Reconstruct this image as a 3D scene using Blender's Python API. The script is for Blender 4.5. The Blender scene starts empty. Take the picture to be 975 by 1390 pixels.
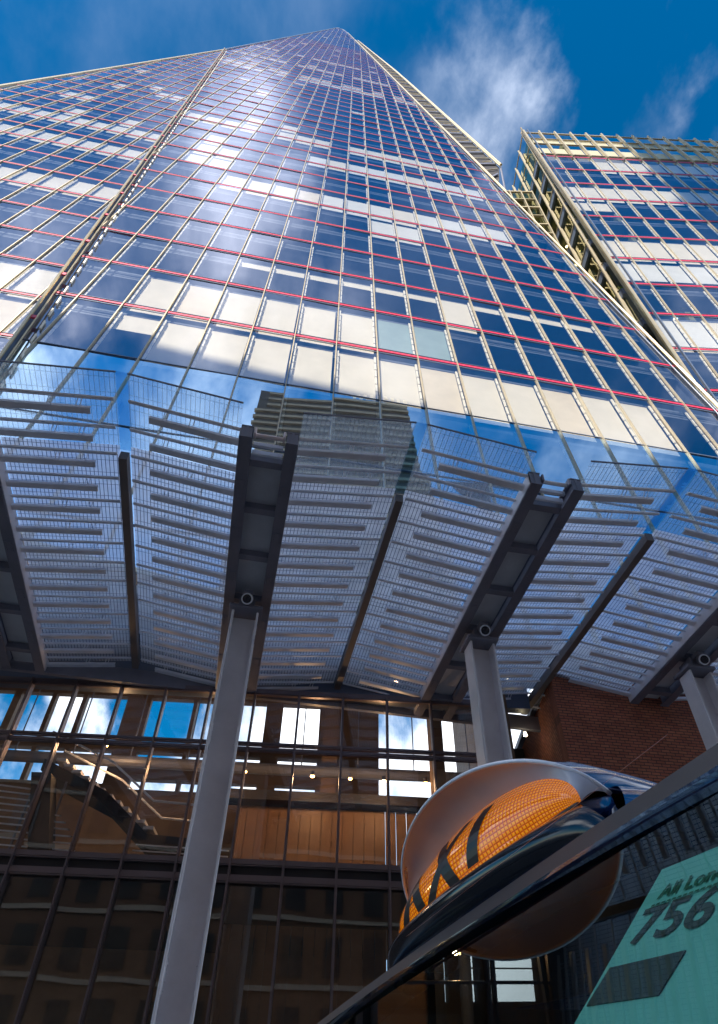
import bpy, bmesh, math, random
import numpy as np
from mathutils import Vector, Matrix
random.seed(7)
PI = math.pi
EYE = 1.55                       # height of the camera above the road; all z below are metres above the eye unless stated
scene = bpy.context.scene
COL = scene.collection

# ---------------------------------------------------------------- camera, sky, sun, exposure
R = [[0.9996344943, -0.0200745572, 0.0181077300], [-0.0270347504, -0.7422750158, 0.6695497915], [0.0, 0.6697946052, 0.7425464207]]
cam = bpy.data.cameras.new('camera'); camo = bpy.data.objects.new('camera', cam); COL.objects.link(camo)
Mx = Matrix(((R[0][0], R[1][0], -R[2][0], 0), (R[0][1], R[1][1], -R[2][1], 0), (R[0][2], R[1][2], -R[2][2], EYE), (0, 0, 0, 1)))
camo.matrix_world = Mx
cam.sensor_fit = 'AUTO'; cam.sensor_width = 36; cam.lens = 892.75 / 1390 * 36; cam.shift_y = -45 / 1390
cam.clip_start = 0.02; cam.clip_end = 5000
scene.camera = camo
SUN = Vector((-0.219, -0.70, 0.635)).normalized()
el = math.asin(SUN.z)
w = bpy.data.worlds.new('World'); scene.world = w; w.use_nodes = True
nt = w.node_tree; nt.nodes.clear()
N = nt.nodes.new; K = nt.links.new
out = N('ShaderNodeOutputWorld'); bg = N('ShaderNodeBackground'); bg.inputs[1].default_value = 0.13
sky = N('ShaderNodeTexSky'); sky.sky_type = 'NISHITA'; sky.sun_disc = False
sky.sun_elevation = el; sky.sun_rotation = math.atan2(SUN.x, SUN.y)
sky.air_density = 1.0; sky.dust_density = 0.3; sky.ozone_density = 3.0; sky.altitude = 300
hs = N('ShaderNodeHueSaturation'); hs.inputs['Saturation'].default_value = 1.38; hs.inputs['Value'].default_value = .41; hs.inputs['Hue'].default_value = 0.488
gm = N('ShaderNodeGamma'); gm.inputs[1].default_value = 1.25; K(sky.outputs[0], gm.inputs[0]); K(gm.outputs[0], hs.inputs['Color'])
tc = N('ShaderNodeTexCoord')
# wisps of cloud, placed by direction on the sky itself, plus unseen fill-light banks
def math_node(op, a, b=None, clamp=False):
    m = N('ShaderNodeMath'); m.operation = op; m.use_clamp = clamp
    for k, v in ((0, a), (1, b)):
        if v is None: continue
        if isinstance(v, (int, float)): m.inputs[k].default_value = v
        else: K(v, m.inputs[k])
    return m.outputs[0]
noi = N('ShaderNodeTexNoise'); noi.inputs['Scale'].default_value = 2.6; noi.inputs['Detail'].default_value = 9; noi.inputs['Roughness'].default_value = 0.57
noi.inputs['Distortion'].default_value = 0.12
mp = N('ShaderNodeMapping'); mp.inputs['Scale'].default_value = (1.5, 0.9, 1.1); mp.inputs['Rotation'].default_value = (0.2, 0.4, 0.9)
K(tc.outputs['Generated'], mp.inputs[0]); K(mp.outputs[0], noi.inputs['Vector'])
blobs = [((0.225, 0.075, 0.972), 0.115, .90), ((0.225, 0.17, 0.955), 0.09, .75), ((0.185, 0.02, 0.98), 0.11, .7), ((0.155, 0.25, 0.95), 0.09, .45), ((0.28, 0.15, 0.95), 0.09, .6), ((0.14, 0.15, 0.98), 0.08, .5), ((0.31, 0.085, 0.945), 0.08, 0.5), ((0.43, 0.17, 0.885), 0.09, 0.7),
         ((-0.12, -0.22, 0.97), 0.12, .8), ((-0.14, -0.12, 0.985), 0.09, 0.6), ((-0.12, -0.05, .994), 0.06, .6), ((-0.03, -.16, .988), .08, .6), ((-0.04, -0.45, 0.89), 0.18, 0.7), ((-0.27, -0.40, 0.87), 0.17, 1.0), ((0.02, -0.30, .955), 0.13, 0.55), ((0.45, -0.33, 0.83), 0.14, 0.4), ((.2, -.38, .9), .12, .45),
         ((-0.3, 0.83, 0.36), 0.48, 4.0), ((0.1, 0.88, 0.40), 0.35, 3.0), ((0.5, 0.8, 0.3), 0.5, 1.6), ((-.88, .0, .38), .42, 2.6), ((.88, .0, .40), .5, 2.4), ((.75, -.55, .3), .4, 2.0), ((-.75, -.5, .5), .35, 2.0)]  # side and rear banks ending this row: unseen, added to brighten the shade
tot = None
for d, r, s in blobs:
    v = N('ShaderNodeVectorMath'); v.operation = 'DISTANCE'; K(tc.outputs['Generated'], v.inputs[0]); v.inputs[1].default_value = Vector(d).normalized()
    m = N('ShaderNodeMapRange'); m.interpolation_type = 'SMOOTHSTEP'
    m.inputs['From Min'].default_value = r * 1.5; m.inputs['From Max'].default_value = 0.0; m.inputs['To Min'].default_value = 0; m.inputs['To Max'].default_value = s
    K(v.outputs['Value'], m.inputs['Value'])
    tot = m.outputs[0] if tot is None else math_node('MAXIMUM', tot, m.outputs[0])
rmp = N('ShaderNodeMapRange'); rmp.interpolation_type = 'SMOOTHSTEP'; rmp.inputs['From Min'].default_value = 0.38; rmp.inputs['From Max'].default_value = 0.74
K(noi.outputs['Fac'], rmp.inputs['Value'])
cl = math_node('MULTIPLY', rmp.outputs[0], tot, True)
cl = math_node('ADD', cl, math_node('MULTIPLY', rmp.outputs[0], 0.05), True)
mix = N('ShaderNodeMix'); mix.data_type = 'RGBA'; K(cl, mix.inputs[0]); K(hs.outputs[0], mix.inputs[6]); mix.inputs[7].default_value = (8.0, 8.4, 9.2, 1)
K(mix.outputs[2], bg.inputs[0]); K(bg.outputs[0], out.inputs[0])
sl = bpy.data.lights.new('sun', 'SUN'); sl.energy = 3.2; sl.angle = math.radians(0.5); sl.color = (1.0, 0.93, 0.82)
so = bpy.data.objects.new('sun', sl); COL.objects.link(so); so.rotation_euler = SUN.to_track_quat('Z', 'Y').to_euler(); so.location = (0, -30, 200)
scene.view_settings.view_transform = 'Standard'; scene.view_settings.look = 'None'; scene.view_settings.gamma = 1; scene.view_settings.use_curve_mapping = False
scene.view_settings.exposure = 1.45
scene.render.engine = 'CYCLES'
try:
    scene.cycles.transparent_max_bounces = 24; scene.cycles.max_bounces = 10; scene.cycles.glossy_bounces = 5
except Exception: pass

# ---------------------------------------------------------------- materials
def mat(name, col, rough=0.6, metal=0.0, noise=0.0, nscale=3.0, bump=0.0, bscale=30.0, emit=None, estr=0.0, spec=0.5):
    m = bpy.data.materials.new(name); m.use_nodes = True; t = m.node_tree; b = t.nodes['Principled BSDF']
    b.inputs['Base Color'].default_value = (*col, 1); b.inputs['Roughness'].default_value = rough; b.inputs['Metallic'].default_value = metal
    b.inputs['Specular IOR Level'].default_value = spec
    if noise or bump:
        c = t.nodes.new('ShaderNodeTexCoord')
    if noise:
        n = t.nodes.new('ShaderNodeTexNoise'); n.inputs['Scale'].default_value = nscale; n.inputs['Detail'].default_value = 8; n.inputs['Roughness'].default_value = .65
        t.links.new(c.outputs['Object'], n.inputs['Vector'])
        r = t.nodes.new('ShaderNodeValToRGB')
        r.color_ramp.elements[0].position = .3; r.color_ramp.elements[1].position = .7
        r.color_ramp.elements[0].color = (*[x * (1 - noise) for x in col], 1); r.color_ramp.elements[1].color = (*[min(1, x * (1 + noise)) for x in col], 1)
        t.links.new(n.outputs['Fac'], r.inputs[0]); t.links.new(r.outputs[0], b.inputs['Base Color'])
    if bump:
        n2 = t.nodes.new('ShaderNodeTexNoise'); n2.inputs['Scale'].default_value = bscale; n2.inputs['Detail'].default_value = 4
        t.links.new(c.outputs['Object'], n2.inputs['Vector'])
        bp = t.nodes.new('ShaderNodeBump'); bp.inputs['Strength'].default_value = bump; bp.inputs['Distance'].default_value = .02
        t.links.new(n2.outputs['Fac'], bp.inputs['Height']); t.links.new(bp.outputs[0], b.inputs['Normal'])
    if emit:
        b.inputs['Emission Color'].default_value = (*emit, 1); b.inputs['Emission Strength'].default_value = estr
    return m

def schlick(t, base):
    ge = t.nodes.new('ShaderNodeNewGeometry'); dt = t.nodes.new('ShaderNodeVectorMath'); dt.operation = 'DOT_PRODUCT'
    t.links.new(ge.outputs['Normal'], dt.inputs[0]); t.links.new(ge.outputs['Incoming'], dt.inputs[1])
    prev = dt.outputs['Value']
    for op, v in (('ABSOLUTE', None), ('SUBTRACT', 1.0), ('POWER', 5.0), ('MULTIPLY', 1.0 - base), ('ADD', base)):
        q = t.nodes.new('ShaderNodeMath'); q.operation = op
        if op == 'SUBTRACT': q.inputs[0].default_value = v; t.links.new(prev, q.inputs[1])
        else:
            t.links.new(prev, q.inputs[0])
            if v is not None: q.inputs[1].default_value = v
        prev = q.outputs[0]
    return prev
def glass(name, tint=(.8, .9, .95), refl=(.9, .95, 1), base=.25, ior=1.5, rough=0.0, wobble=0.0, wscale=.4):
    m = bpy.data.materials.new(name); m.use_nodes = True; t = m.node_tree; t.nodes.clear()
    o = t.nodes.new('ShaderNodeOutputMaterial'); mx = t.nodes.new('ShaderNodeMixShader'); tr = t.nodes.new('ShaderNodeBsdfTransparent'); gl = t.nodes.new('ShaderNodeBsdfGlossy')
    tr.inputs[0].default_value = (*tint, 1); gl.inputs[0].default_value = (*refl, 1); gl.inputs['Roughness'].default_value = rough
    prev = schlick(t, base)
    t.links.new(prev, mx.inputs[0])
    if wobble:
        c = t.nodes.new('ShaderNodeTexCoord'); n = t.nodes.new('ShaderNodeTexNoise'); n.inputs['Scale'].default_value = wscale; n.inputs['Detail'].default_value = 1
        t.links.new(c.outputs['Object'], n.inputs['Vector'])
        bp = t.nodes.new('ShaderNodeBump'); bp.inputs['Strength'].default_value = wobble; bp.inputs['Distance'].default_value = .05
        t.links.new(n.outputs['Fac'], bp.inputs['Height']); t.links.new(bp.outputs[0], gl.inputs['Normal'])
    t.links.new(tr.outputs[0], mx.inputs[1]); t.links.new(gl.outputs[0], mx.inputs[2]); t.links.new(mx.outputs[0], o.inputs[0])
    return m

M_GLASS = glass('tower_glass', (.93, .93, .90), (.84, .86, 1.0), .27, 1.5, 0, .2, .5)
M_GLASSD = glass('clear_low_iron_glass', (.72, .86, 1.0), (.74, .90, 1.0), .70, 1.5, 0, .04, .4)
M_STGL = glass('entrance_glass', (.88, .88, .86), (.95, .95, .95), .10, 1.5, 0, .09, .6)
M_BLIND = mat('cream_blind', (.74, .69, .58), .8, noise=.05, nscale=1.2)
M_BLIND2 = mat('white_blind', (.70, .70, .67), .8, noise=.05, nscale=1.5)
M_BLIND3 = mat('sand_blind', (.72, .64, .50), .8, noise=.08, nscale=1)
M_BLINDG = mat('grey_green_blind', (.30, .40, .40), .8, noise=.08, nscale=1)
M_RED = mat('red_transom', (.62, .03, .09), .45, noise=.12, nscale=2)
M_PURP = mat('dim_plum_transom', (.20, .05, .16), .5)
M_GOLD = mat('champagne_metal', (.62, .50, .30), .32, .75, noise=.12, nscale=2)
M_GOLDP = mat('champagne_paint', (.46, .39, .27), .42, .35, noise=.1, nscale=2)
M_CREAM = mat('cream_frame', (.92, .88, .76), .5)
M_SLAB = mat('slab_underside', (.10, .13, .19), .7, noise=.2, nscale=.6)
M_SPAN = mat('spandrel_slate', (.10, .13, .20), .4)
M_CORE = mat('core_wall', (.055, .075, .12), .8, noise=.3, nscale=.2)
M_LAMP = mat('office_lamp', (.6, .7, .7), .5, emit=(.6, .85, .9), estr=1.3)
M_STEEL = mat('painted_steel', (.80, .78, .82), .42, .1, noise=.1, nscale=1.5, bump=.05, bscale=40)
M_STEELD = mat('dark_steel', (.19, .19, .235), .4, .1, noise=.15, nscale=2)
M_STEELL = mat('light_steel', (.82, .84, .92), .4, .1, noise=.08, nscale=3)
M_SOFF = mat('soffit_panel', (.62, .62, .64), .55, noise=.1, nscale=2, bump=.05)
M_PINK = mat('pale_pink_metal', (.75, .62, .62), .4)
M_BLACK = mat('black_rubber', (.015, .015, .017), .5)
M_ALU = mat('anodised_mullion', (.20, .16, .17), .35, .6)
M_WOOD = mat('brown_board', (.20, .10, .05), .5, noise=.25, nscale=1.5)
M_DARK = mat('dark_interior', (.03, .025, .028), .7)
M_BROWN = mat('warm_wall', (.20, .12, .07), .7, noise=.3, nscale=.8)
M_WHITE = mat('white_plaster', (.75, .74, .72), .7)
M_BULB = mat('warm_bulb', (1, .6, .3), .5, emit=(1, .45, .12), estr=14)
M_BULBW = mat('bright_bulb', (1, .9, .7), .5, emit=(1, .85, .55), estr=8)
M_ASPH = mat('asphalt', (.05, .05, .052), .85, noise=.25, nscale=4, bump=.3, bscale=80)
M_PAVE = mat('paving', (.45, .43, .40), .8, noise=.15, nscale=2)

# ---------------------------------------------------------------- helpers
V3 = np.array
UNIT = 1.0                       # metres per drawing unit of the section being built
class MB:
    def __init__(s): s.v = []; s.f = []; s.uv = []
    def poly(s, pts, uv=None):
        k = len(s.v); s.v += [tuple(p) for p in pts]; s.f.append(tuple(range(k, k + len(pts)))); s.uv.append(uv)
    def hexa(s, p):              # p[0..3] bottom ring, p[4..7] top ring
        k = len(s.v); s.v += [tuple(q) for q in p]
        for f in ((0, 3, 2, 1), (4, 5, 6, 7), (0, 1, 5, 4), (1, 2, 6, 5), (2, 3, 7, 6), (3, 0, 4, 7)):
            s.f.append(tuple(k + i for i in f)); s.uv.append(None)
    def bar(s, a, b, wd, ht, side, n):   # bar from a to b, width along side, height along n
        a = V3(a, float); b = V3(b, float); side = V3(side, float) * wd / 2; n = V3(n, float) * ht / 2
        s.hexa([a - side - n, a + side - n, a + side + n, a - side + n, b - side - n, b + side - n, b + side + n, b - side + n])
    def box(s, x0, x1, y0, y1, z0, z1):
        s.hexa([(x0, y0, z0), (x1, y0, z0), (x1, y1, z0), (x0, y1, z0), (x0, y0, z1), (x1, y0, z1), (x1, y1, z1), (x0, y1, z1)])
    def prism(s, ring, off):     # closed prism: ring of points extruded by off
        ring = [V3(p, float) for p in ring]; off = V3(off, float); n = len(ring); k = len(s.v)
        s.v += [tuple(p) for p in ring] + [tuple(p + off) for p in ring]
        s.f.append(tuple(range(k, k + n))[::-1]); s.uv.append(None); s.f.append(tuple(range(k + n, k + 2 * n))); s.uv.append(None)
        for i in range(n):
            j = (i + 1) % n; s.f.append((k + i, k + j, k + n + j, k + n + i)); s.uv.append(None)
    def tube(s, pts, r, seg=8):
        pts = [V3(p, float) for p in pts]; k = len(s.v)
        for i, p in enumerate(pts):
            d = pts[min(i + 1, len(pts) - 1)] - pts[max(i - 1, 0)]; d /= np.linalg.norm(d) + 1e-12
            a = np.cross(d, (0, 0, 1)) if abs(d[2]) < .95 else np.cross(d, (1, 0, 0)); a /= np.linalg.norm(a); b = np.cross(d, a)
            rr = r[i] if isinstance(r, (list, tuple)) else r
            for q in range(seg):
                t = 2 * PI * q / seg; s.v.append(tuple(p + rr * (math.cos(t) * a + math.sin(t) * b)))
        for i in range(len(pts) - 1):
            for q in range(seg):
                q2 = (q + 1) % seg; s.f.append((k + i * seg + q, k + i * seg + q2, k + (i + 1) * seg + q2, k + (i + 1) * seg + q)); s.uv.append(None)
        s.f.append(tuple(k + q for q in range(seg))[::-1]); s.uv.append(None)
        e = k + (len(pts) - 1) * seg; s.f.append(tuple(e + q for q in range(seg))); s.uv.append(None)
    def grid(s, fn, nu, nv, uvs=(1, 1)):
        k = len(s.v)
        for i in range(nu + 1):
            for j in range(nv + 1): s.v.append(tuple(fn(i / nu, j / nv)))
        for i in range(nu):
            for j in range(nv):
                q = lambda a, b: k + a * (nv + 1) + b
                s.f.append((q(i, j), q(i + 1, j), q(i + 1, j + 1), q(i, j + 1)))
                s.uv.append([(i / nu * uvs[0], j / nv * uvs[1]), ((i + 1) / nu * uvs[0], j / nv * uvs[1]), ((i + 1) / nu * uvs[0], (j + 1) / nv * uvs[1]), (i / nu * uvs[0], (j + 1) / nv * uvs[1])])
    def build(s, name, m, parent=None, smooth=False, label=None, bevel=0, stuff=False):
        if not s.f: return None
        o3 = V3(parent['_o']) if parent is not None else V3((0., 0., 0.))
        U = UNIT
        me = bpy.data.meshes.new(name)
        me.from_pydata([(p[0] * U - o3[0], p[1] * U - o3[1], p[2] * U - o3[2]) for p in s.v], [], s.f)
        if any(u is not None for u in s.uv):
            l = me.uv_layers.new(name='UVMap'); k = 0
            for f, u in zip(s.f, s.uv):
                for i in range(len(f)):
                    if u: l.data[k].uv = u[i]
                    k += 1
        me.validate()
        b = bmesh.new(); b.from_mesh(me)
        if smooth: bmesh.ops.remove_doubles(b, verts=b.verts, dist=1e-5)
        bmesh.ops.recalc_face_normals(b, faces=b.faces); b.to_mesh(me); b.free()
        me.materials.append(m)
        o = bpy.data.objects.new(name, me); COL.objects.link(o)
        if parent is not None: o.parent = parent
        else: o.location = (0, 0, EYE); o['_o'] = (0., 0., 0.)
        if parent is not None: o['_o'] = tuple(parent['_o'])
        if smooth:
            for p in me.polygons: p.use_smooth = True
        if bevel:
            md = o.modifiers.new('bevel', 'BEVEL'); md.width = bevel; md.segments = 2; md.limit_method = 'ANGLE'
        if label: o['label'] = label
        if stuff: o['kind'] = 'stuff'
        return o
def thing(name, label, cat, loc, group=None):
    o = bpy.data.objects.new(name, None); COL.objects.link(o); loc = tuple(float(c) * UNIT for c in loc); o.location = (loc[0], loc[1], loc[2] + EYE); o['_o'] = loc
    o['label'] = label; o['category'] = cat; o.empty_display_size = .3
    if group: o['group'] = group
    return o
def tag(o, label, cat, group=None):
    o['label'] = label; o['category'] = cat
    if group: o['group'] = group
def struct(name, mb, m):
    o = mb.build(name, m); o['kind'] = 'structure'; return o

def clip(poly, a, b, c):         # keep a*x+b*y<=c
    res = []
    for k in range(len(poly)):
        p = poly[k]; q = poly[(k + 1) % len(poly)]; fp = a * p[0] + b * p[1] - c; fq = a * q[0] + b * q[1] - c
        if fp <= 0: res.append(p)
        if fp * fq < 0:
            t = fp / (fp - fq); res.append((p[0] + t * (q[0] - p[0]), p[1] + t * (q[1] - p[1])))
    return res
def rect_clip(poly, x0, x1, y0, y1):
    for a, b, c in ((-1, 0, -x0), (1, 0, x1), (0, -1, -y0), (0, 1, y1)):
        poly = clip(poly, a, b, c)
        if len(poly) < 3: return []
    return poly
def span(poly, axis, val):       # extent of a convex polygon along the line coord[axis]=val
    xs = []
    for k in range(len(poly)):
        p = poly[k]; q = poly[(k + 1) % len(poly)]
        if (p[axis] - val) * (q[axis] - val) <= 0 and p[axis] != q[axis]:
            t = (val - p[axis]) / (q[axis] - p[axis]); xs.append(p[1 - axis] + t * (q[1 - axis] - p[1 - axis]))
    return (min(xs), max(xs)) if len(xs) >= 2 else None

class Plane:
    def __init__(s, h, u, n, o, a, b): s.h, s.u, s.n, s.o, s.a, s.b = V3(h), V3(u), V3(n), V3(o), a, b
    def pt(s, i, j, d=0.): return s.o + i * s.a * s.h + j * s.b * s.u + d * s.n
PM = Plane([0.985362786, 0.170470466, 0.0], [-0.01794039, 0.103700029, 0.994446804], [0.169523811, -0.979890874, 0.105240456], [-9.8138485, 10.69952967, 20.78137357], 1.5, 3.702871)
PL = Plane([0.985790848, 0.167977390, 0.0], [-0.01799627, 0.105612791, 0.994244473], [0.167010592, -0.980117103, 0.107135089], [-13.02711545, 12.51078224, 24.18835087], 1.5, 3.633442)
PR = Plane([0.999808088, 0.019590464, 0.0], [-0.00039635, 0.020227824, 0.999795318], [0.019586454, -0.999603446, 0.020231707], [16.28965639, 16.85831309, 50.22649347], 1.5, 3.674003)

# ---------------------------------------------------------------- ground
g = MB(); g.poly([(-2500, -2500, -EYE), (2500, -2500, -EYE), (2500, 2500, -EYE), (-2500, 2500, -EYE)]); struct('ground', g, M_PAVE)
g = MB(); g.poly([(-120, -7, -EYE + .004), (120, -7, -EYE + .004), (120, 6.5, -EYE + .004), (-120, 6.5, -EYE + .004)]); struct('road', g, M_ASPH)
g = MB(); g.box(-120, 120, 6.5, 15, -EYE + .002, -EYE + .12); struct('pavement', g, M_PAVE)
g = MB()
for x in range(-40, 40, 4): g.box(x, x + 2, -.3, -.18, -EYE + .008, -EYE + .012)
struct('lane_marking', g, M_WHITE)

# ---------------------------------------------------------------- facades
def facade(P, poly, owner, i0, i1, j0, j1, blinds, lamps, counts, jsep=999, depth=6.0, lampd=1.7, mull_lim=40):
    rnd = random.Random(int(P.a * 100 + i0 + 31 * j0))
    hh, uu, nn = P.h, P.u, P.n
    # vertical mullions and their inner blind tracks
    for i in range(i0, i1 + 1):
        sp = span(poly, 0, i)
        if not sp: continue
        a, b = sp
        if b - a < .3: continue
        m = MB()
        if a < 30: m.bar(P.pt(i, a, .03), P.pt(i, min(b, 30), .03), .036, .09, hh, nn)
        if b > 30: m.bar(P.pt(i, max(a, 30), .01), P.pt(i, b, .01), .032, .04, hh, nn)
        mo = m.build('mullion', M_GOLDP, owner)
        m = MB(); tb = min(b, a + 34)
        for j in range(math.ceil(a) - 1, int(tb)):
            ja, jb = max(a, j + .06), min(tb, j + .90)
            of = .055 if (i < 7 or P is PL) and P is not PR else -.055
            if jb - ja > .15:
                for q in range(6 if j < 12 else 1):
                    nq = 6 if j < 12 else 1; u0 = ja + (jb - ja) * q / nq; u1 = ja + (jb - ja) * (q + (.86 if nq > 1 else 1)) / nq
                    m.bar(P.pt(i + of, u0, -.07), P.pt(i + of, u1, -.07), .07, .05, hh, nn)
        m.build('blind_track', M_CREAM, mo)
    far_t, far_s = MB(), MB()
    for j in range(j0, j1 + 1):
        sp = span(poly, 1, j)
        if not sp: continue
        a, b = sp
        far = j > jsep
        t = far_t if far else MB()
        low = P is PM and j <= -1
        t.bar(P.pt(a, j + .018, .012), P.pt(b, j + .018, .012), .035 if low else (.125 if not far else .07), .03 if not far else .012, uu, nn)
        if low: t.build('glazing_joint', M_SPAN, owner)
        elif not far:
            to = t.build('transom', M_RED, owner)
            t2 = MB(); t2.bar(P.pt(a, j - .03, .010), P.pt(b, j - .03, .010), .05, .026, uu, nn); t2.bar(P.pt(a, j + .058, .015), P.pt(b, j + .058, .015), .03, .03, uu, nn)
            t2.build('trim', M_SPAN, to)
        if P is PM and j == -2: continue
        s = far_s if far else MB()
        dd = depth if not far else 2.5
        lo, hi = -.14, .03
        if j == j0 + 1 and P is PM: dd = 2.0
        bk_ = V3((-nn[0], -nn[1], 0.)); bk_ /= np.linalg.norm(bk_)
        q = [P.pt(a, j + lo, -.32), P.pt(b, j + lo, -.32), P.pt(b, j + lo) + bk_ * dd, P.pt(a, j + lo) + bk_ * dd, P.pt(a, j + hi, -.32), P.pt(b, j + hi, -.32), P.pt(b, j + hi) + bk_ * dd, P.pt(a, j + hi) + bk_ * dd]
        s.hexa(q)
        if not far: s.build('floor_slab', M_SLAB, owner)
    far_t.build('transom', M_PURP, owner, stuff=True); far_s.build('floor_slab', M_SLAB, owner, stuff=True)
    # panes and blinds, cell by cell; the lowest cells show largest
    rest_g, rest_b = MB(), MB()
    for j in range(j0, j1):
        sp0 = span(poly, 1, j + .5)
        if not sp0: continue
        for i in range(math.floor(sp0[0]) - 1, math.ceil(sp0[1]) + 1):
            c = rect_clip(poly, i, i + 1, j, j + 1)
            if len(c) < 3: continue
            jt = [rnd.uniform(-.002, .002)] + [rnd.gauss(0, .009) for _ in range(2)] + [0]
            pts = [P.pt(x, y, jt[0] + jt[1] * (x - i) + jt[2] * (y - j)) for x, y in c]
            if counts['pane'] > 0:
                m = MB(); m.poly(pts); m.build('window_pane', M_GLASS if j >= -1 else M_GLASSD, owner); counts['pane'] -= 1
            else: rest_g.poly(pts)
            f, gm = blinds(i, j, rnd)
            if gm is M_BLIND: gm = (M_BLIND2 if (P is PR or j > 3) and rnd.random() < .75 else (M_BLIND3 if rnd.random() < .3 else M_BLIND)); f = min(1, f) * (1 if f < .99 else rnd.choice((1, 1, 1, .975)))
            if f > 0:
                c2 = rect_clip(poly, i + .055, i + .945, j + .03 + (1 - f) * .88, j + .91)
                if len(c2) >= 3:
                    m = MB() if counts['blind'] > 0 else rest_b
                    m.prism([P.pt(x, y, -.20) for x, y in c2], -P.n * .012)
                    if counts['blind'] > 0:
                        counts['blind'] -= 1; m.build('roller_blind', gm, owner)
            if lamps(i, j, rnd) and counts['lamp'] > 0:
                counts['lamp'] -= 1
                m = MB(); zz_ = V3((0, 0, 1.))
                x0, x1, dz = .15, .72, -lampd - .6 - .5 * ((i * 7 + j * 3) % 2)
                if 1:
                    m.bar(P.pt(i + x0, j + .83, dz), P.pt(i + x1, j + .83, dz), .30, .05, nn, uu)
                m.build('ceiling_light', M_LAMP, owner)
    rest_g.build('window_pane', M_GLASS, owner, stuff=True)
    rest_b.build('roller_blind', M_BLIND, owner, stuff=True)

polyM = [(0.326, -3.5), (16.2, -3.5), (15.95, 0.0), (15.5, 2.6), (15.0, 5.65), (4.4, 67.3), (3.0, 73.0), (1.4, 74.3), (-7.13, 26.2)]
edgeR = [(16.2, -3.5), (15.95, 0.0), (15.5, 2.6), (15.0, 5.65), (4.4, 67.3)]
polyL = [(1.4, -4.2), (-15.6, -4.2), (-12.5, 11.3), (-8.0, 33.0), (-7.0, 31.0)]
tower = thing('skyscraper', 'towering tapered glass skyscraper with cream blinds, red floor bands and a pointed top', 'skyscraper', (-1, 18, -EYE))
cream_rows = {0: (1, 7), -1: (2, 14), 5: (1, 13), 4: (6, 9), 8: (3, 14), 10: (-1, 11)}
def blM(i, j, r):
    if j == 0 and i in (7, 8): return .86, M_BLINDG
    if j == 0: return (1, M_BLIND) if 1 <= i < 7 else (0, None)
    if j == -1: return ((.35 if i == 1 else 1.0), M_BLIND) if 1 <= i <= 13 else (0, None)
    if j == 1: return (1, M_BLIND) if i == 9 else ((.16, M_BLIND) if 3 <= i <= 13 else (0, None))
    if j == 5: return (1, M_BLIND) if 1 <= i <= 12 else (0, None)
    if j == 4: return (1, M_BLIND) if 7 <= i <= 8 else (0, None)
    if j == 8: return (1, M_BLIND) if (i >= 4 and i <= 12) or i in (-1,) else (0, None)
    if j == 10: return (1, M_BLIND) if i not in (1, 5) and i <= 11 else (0, None)
    if j == 7 and i in (-1, 0): return 1, M_BLIND
    if j == 6 and i in (0, -1): return .8, M_BLIND
    if j == 11 and i in (0, 2): return 1, M_BLIND
    if j in (22, 23, 27, 32): return (1, M_BLIND) if r.random() < .7 else (0, None)
    if j > 12 and r.random() < .035: return r.choice((.3, .6, 1)), M_BLIND
    if j in (2, 3, 6) and r.random() < .04: return .15, M_BLIND
    return 0, None
def lampM(i, j, r): return (-1 < j <= 7) and i >= -1 and r.random() < .8
cnt = dict(pane=64, blind=60, lamp=76)
facade(PM, polyM, tower, -7, 16, -4, 74, blM, lampM, cnt, 45, 6.0)
def blL(i, j, r):
    if j == 4: return (1, M_BLIND) if i < -1 else (0, None)
    if j == 7: return (1, M_BLIND) if i < -1 or i == 0 else (0, None)
    if j == 9: return (1, M_BLIND) if i < -2 else (0, None)
    if j == 10: return (1, M_BLIND) if i in (-5, -8) else (0, None)
    if j == 12: return (1, M_BLIND) if i in (-10, -9) else (0, None)
    if j == 15 or j == 16: return (1, M_BLIND) if r.random() < .5 else (0, None)
    if j == 0 or j == -1: return 1, M_BLIND
    if j > 16 and r.random() < .05: return 1, M_BLIND
    return 0, None
cnt = dict(pane=35, blind=39, lamp=20)
facade(PL, polyL, tower, -15, 1, -4, 33, blL, lambda i, j, r: 0 < j <= 5 and r.random() < .5, cnt, 40, 5.0)
# core walls behind both faces close the building
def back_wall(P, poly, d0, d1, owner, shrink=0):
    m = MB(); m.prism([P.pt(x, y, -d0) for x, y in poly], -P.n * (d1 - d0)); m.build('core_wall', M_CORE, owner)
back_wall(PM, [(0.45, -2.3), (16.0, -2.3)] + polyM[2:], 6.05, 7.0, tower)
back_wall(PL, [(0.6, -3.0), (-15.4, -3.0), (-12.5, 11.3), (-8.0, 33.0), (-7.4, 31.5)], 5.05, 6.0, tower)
# side returns
m = MB()
for (p, q) in zip(edgeR[:-1], edgeR[1:]):
    m.prism([PM.pt(*p, -.05), PM.pt(*q, -.05), PM.pt(*q, -6), PM.pt(*p, -6)], PM.h * .12)
m.build('side_return', M_SPAN, tower)
# projecting fin along the left edge with its rails and red clips
Lf = lambda j, d, off=0.: PM.pt(0.2 - (7.33 / 29.2) * (j + 3.0) + off, j, d)
m = MB(); m.prism([Lf(-3.5, -2.0, -.06), Lf(-3.5, .16, -.06), Lf(26.2, .16, -.06), Lf(26.2, -2.0, -.06)], PM.h * .06); m.build('edge_fin', M_SPAN, tower)
for off, d, r in ((-.02, .26, .055), (.10, .20, .03)):
    m = MB(); m.tube([Lf(-3.5, d, off), Lf(26.2, d, off)], r, 6); m.build('edge_rail', M_GOLD, tower)
for k in range(30):
    m = MB(); j = -2.7 + k; 
    if j < 25.8: m.bar(Lf(j, .23, .04), Lf(j + .05, .23, .04), .18, .06, PM.h, PM.n); m.build('edge_clip', M_RED, tower)
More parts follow.
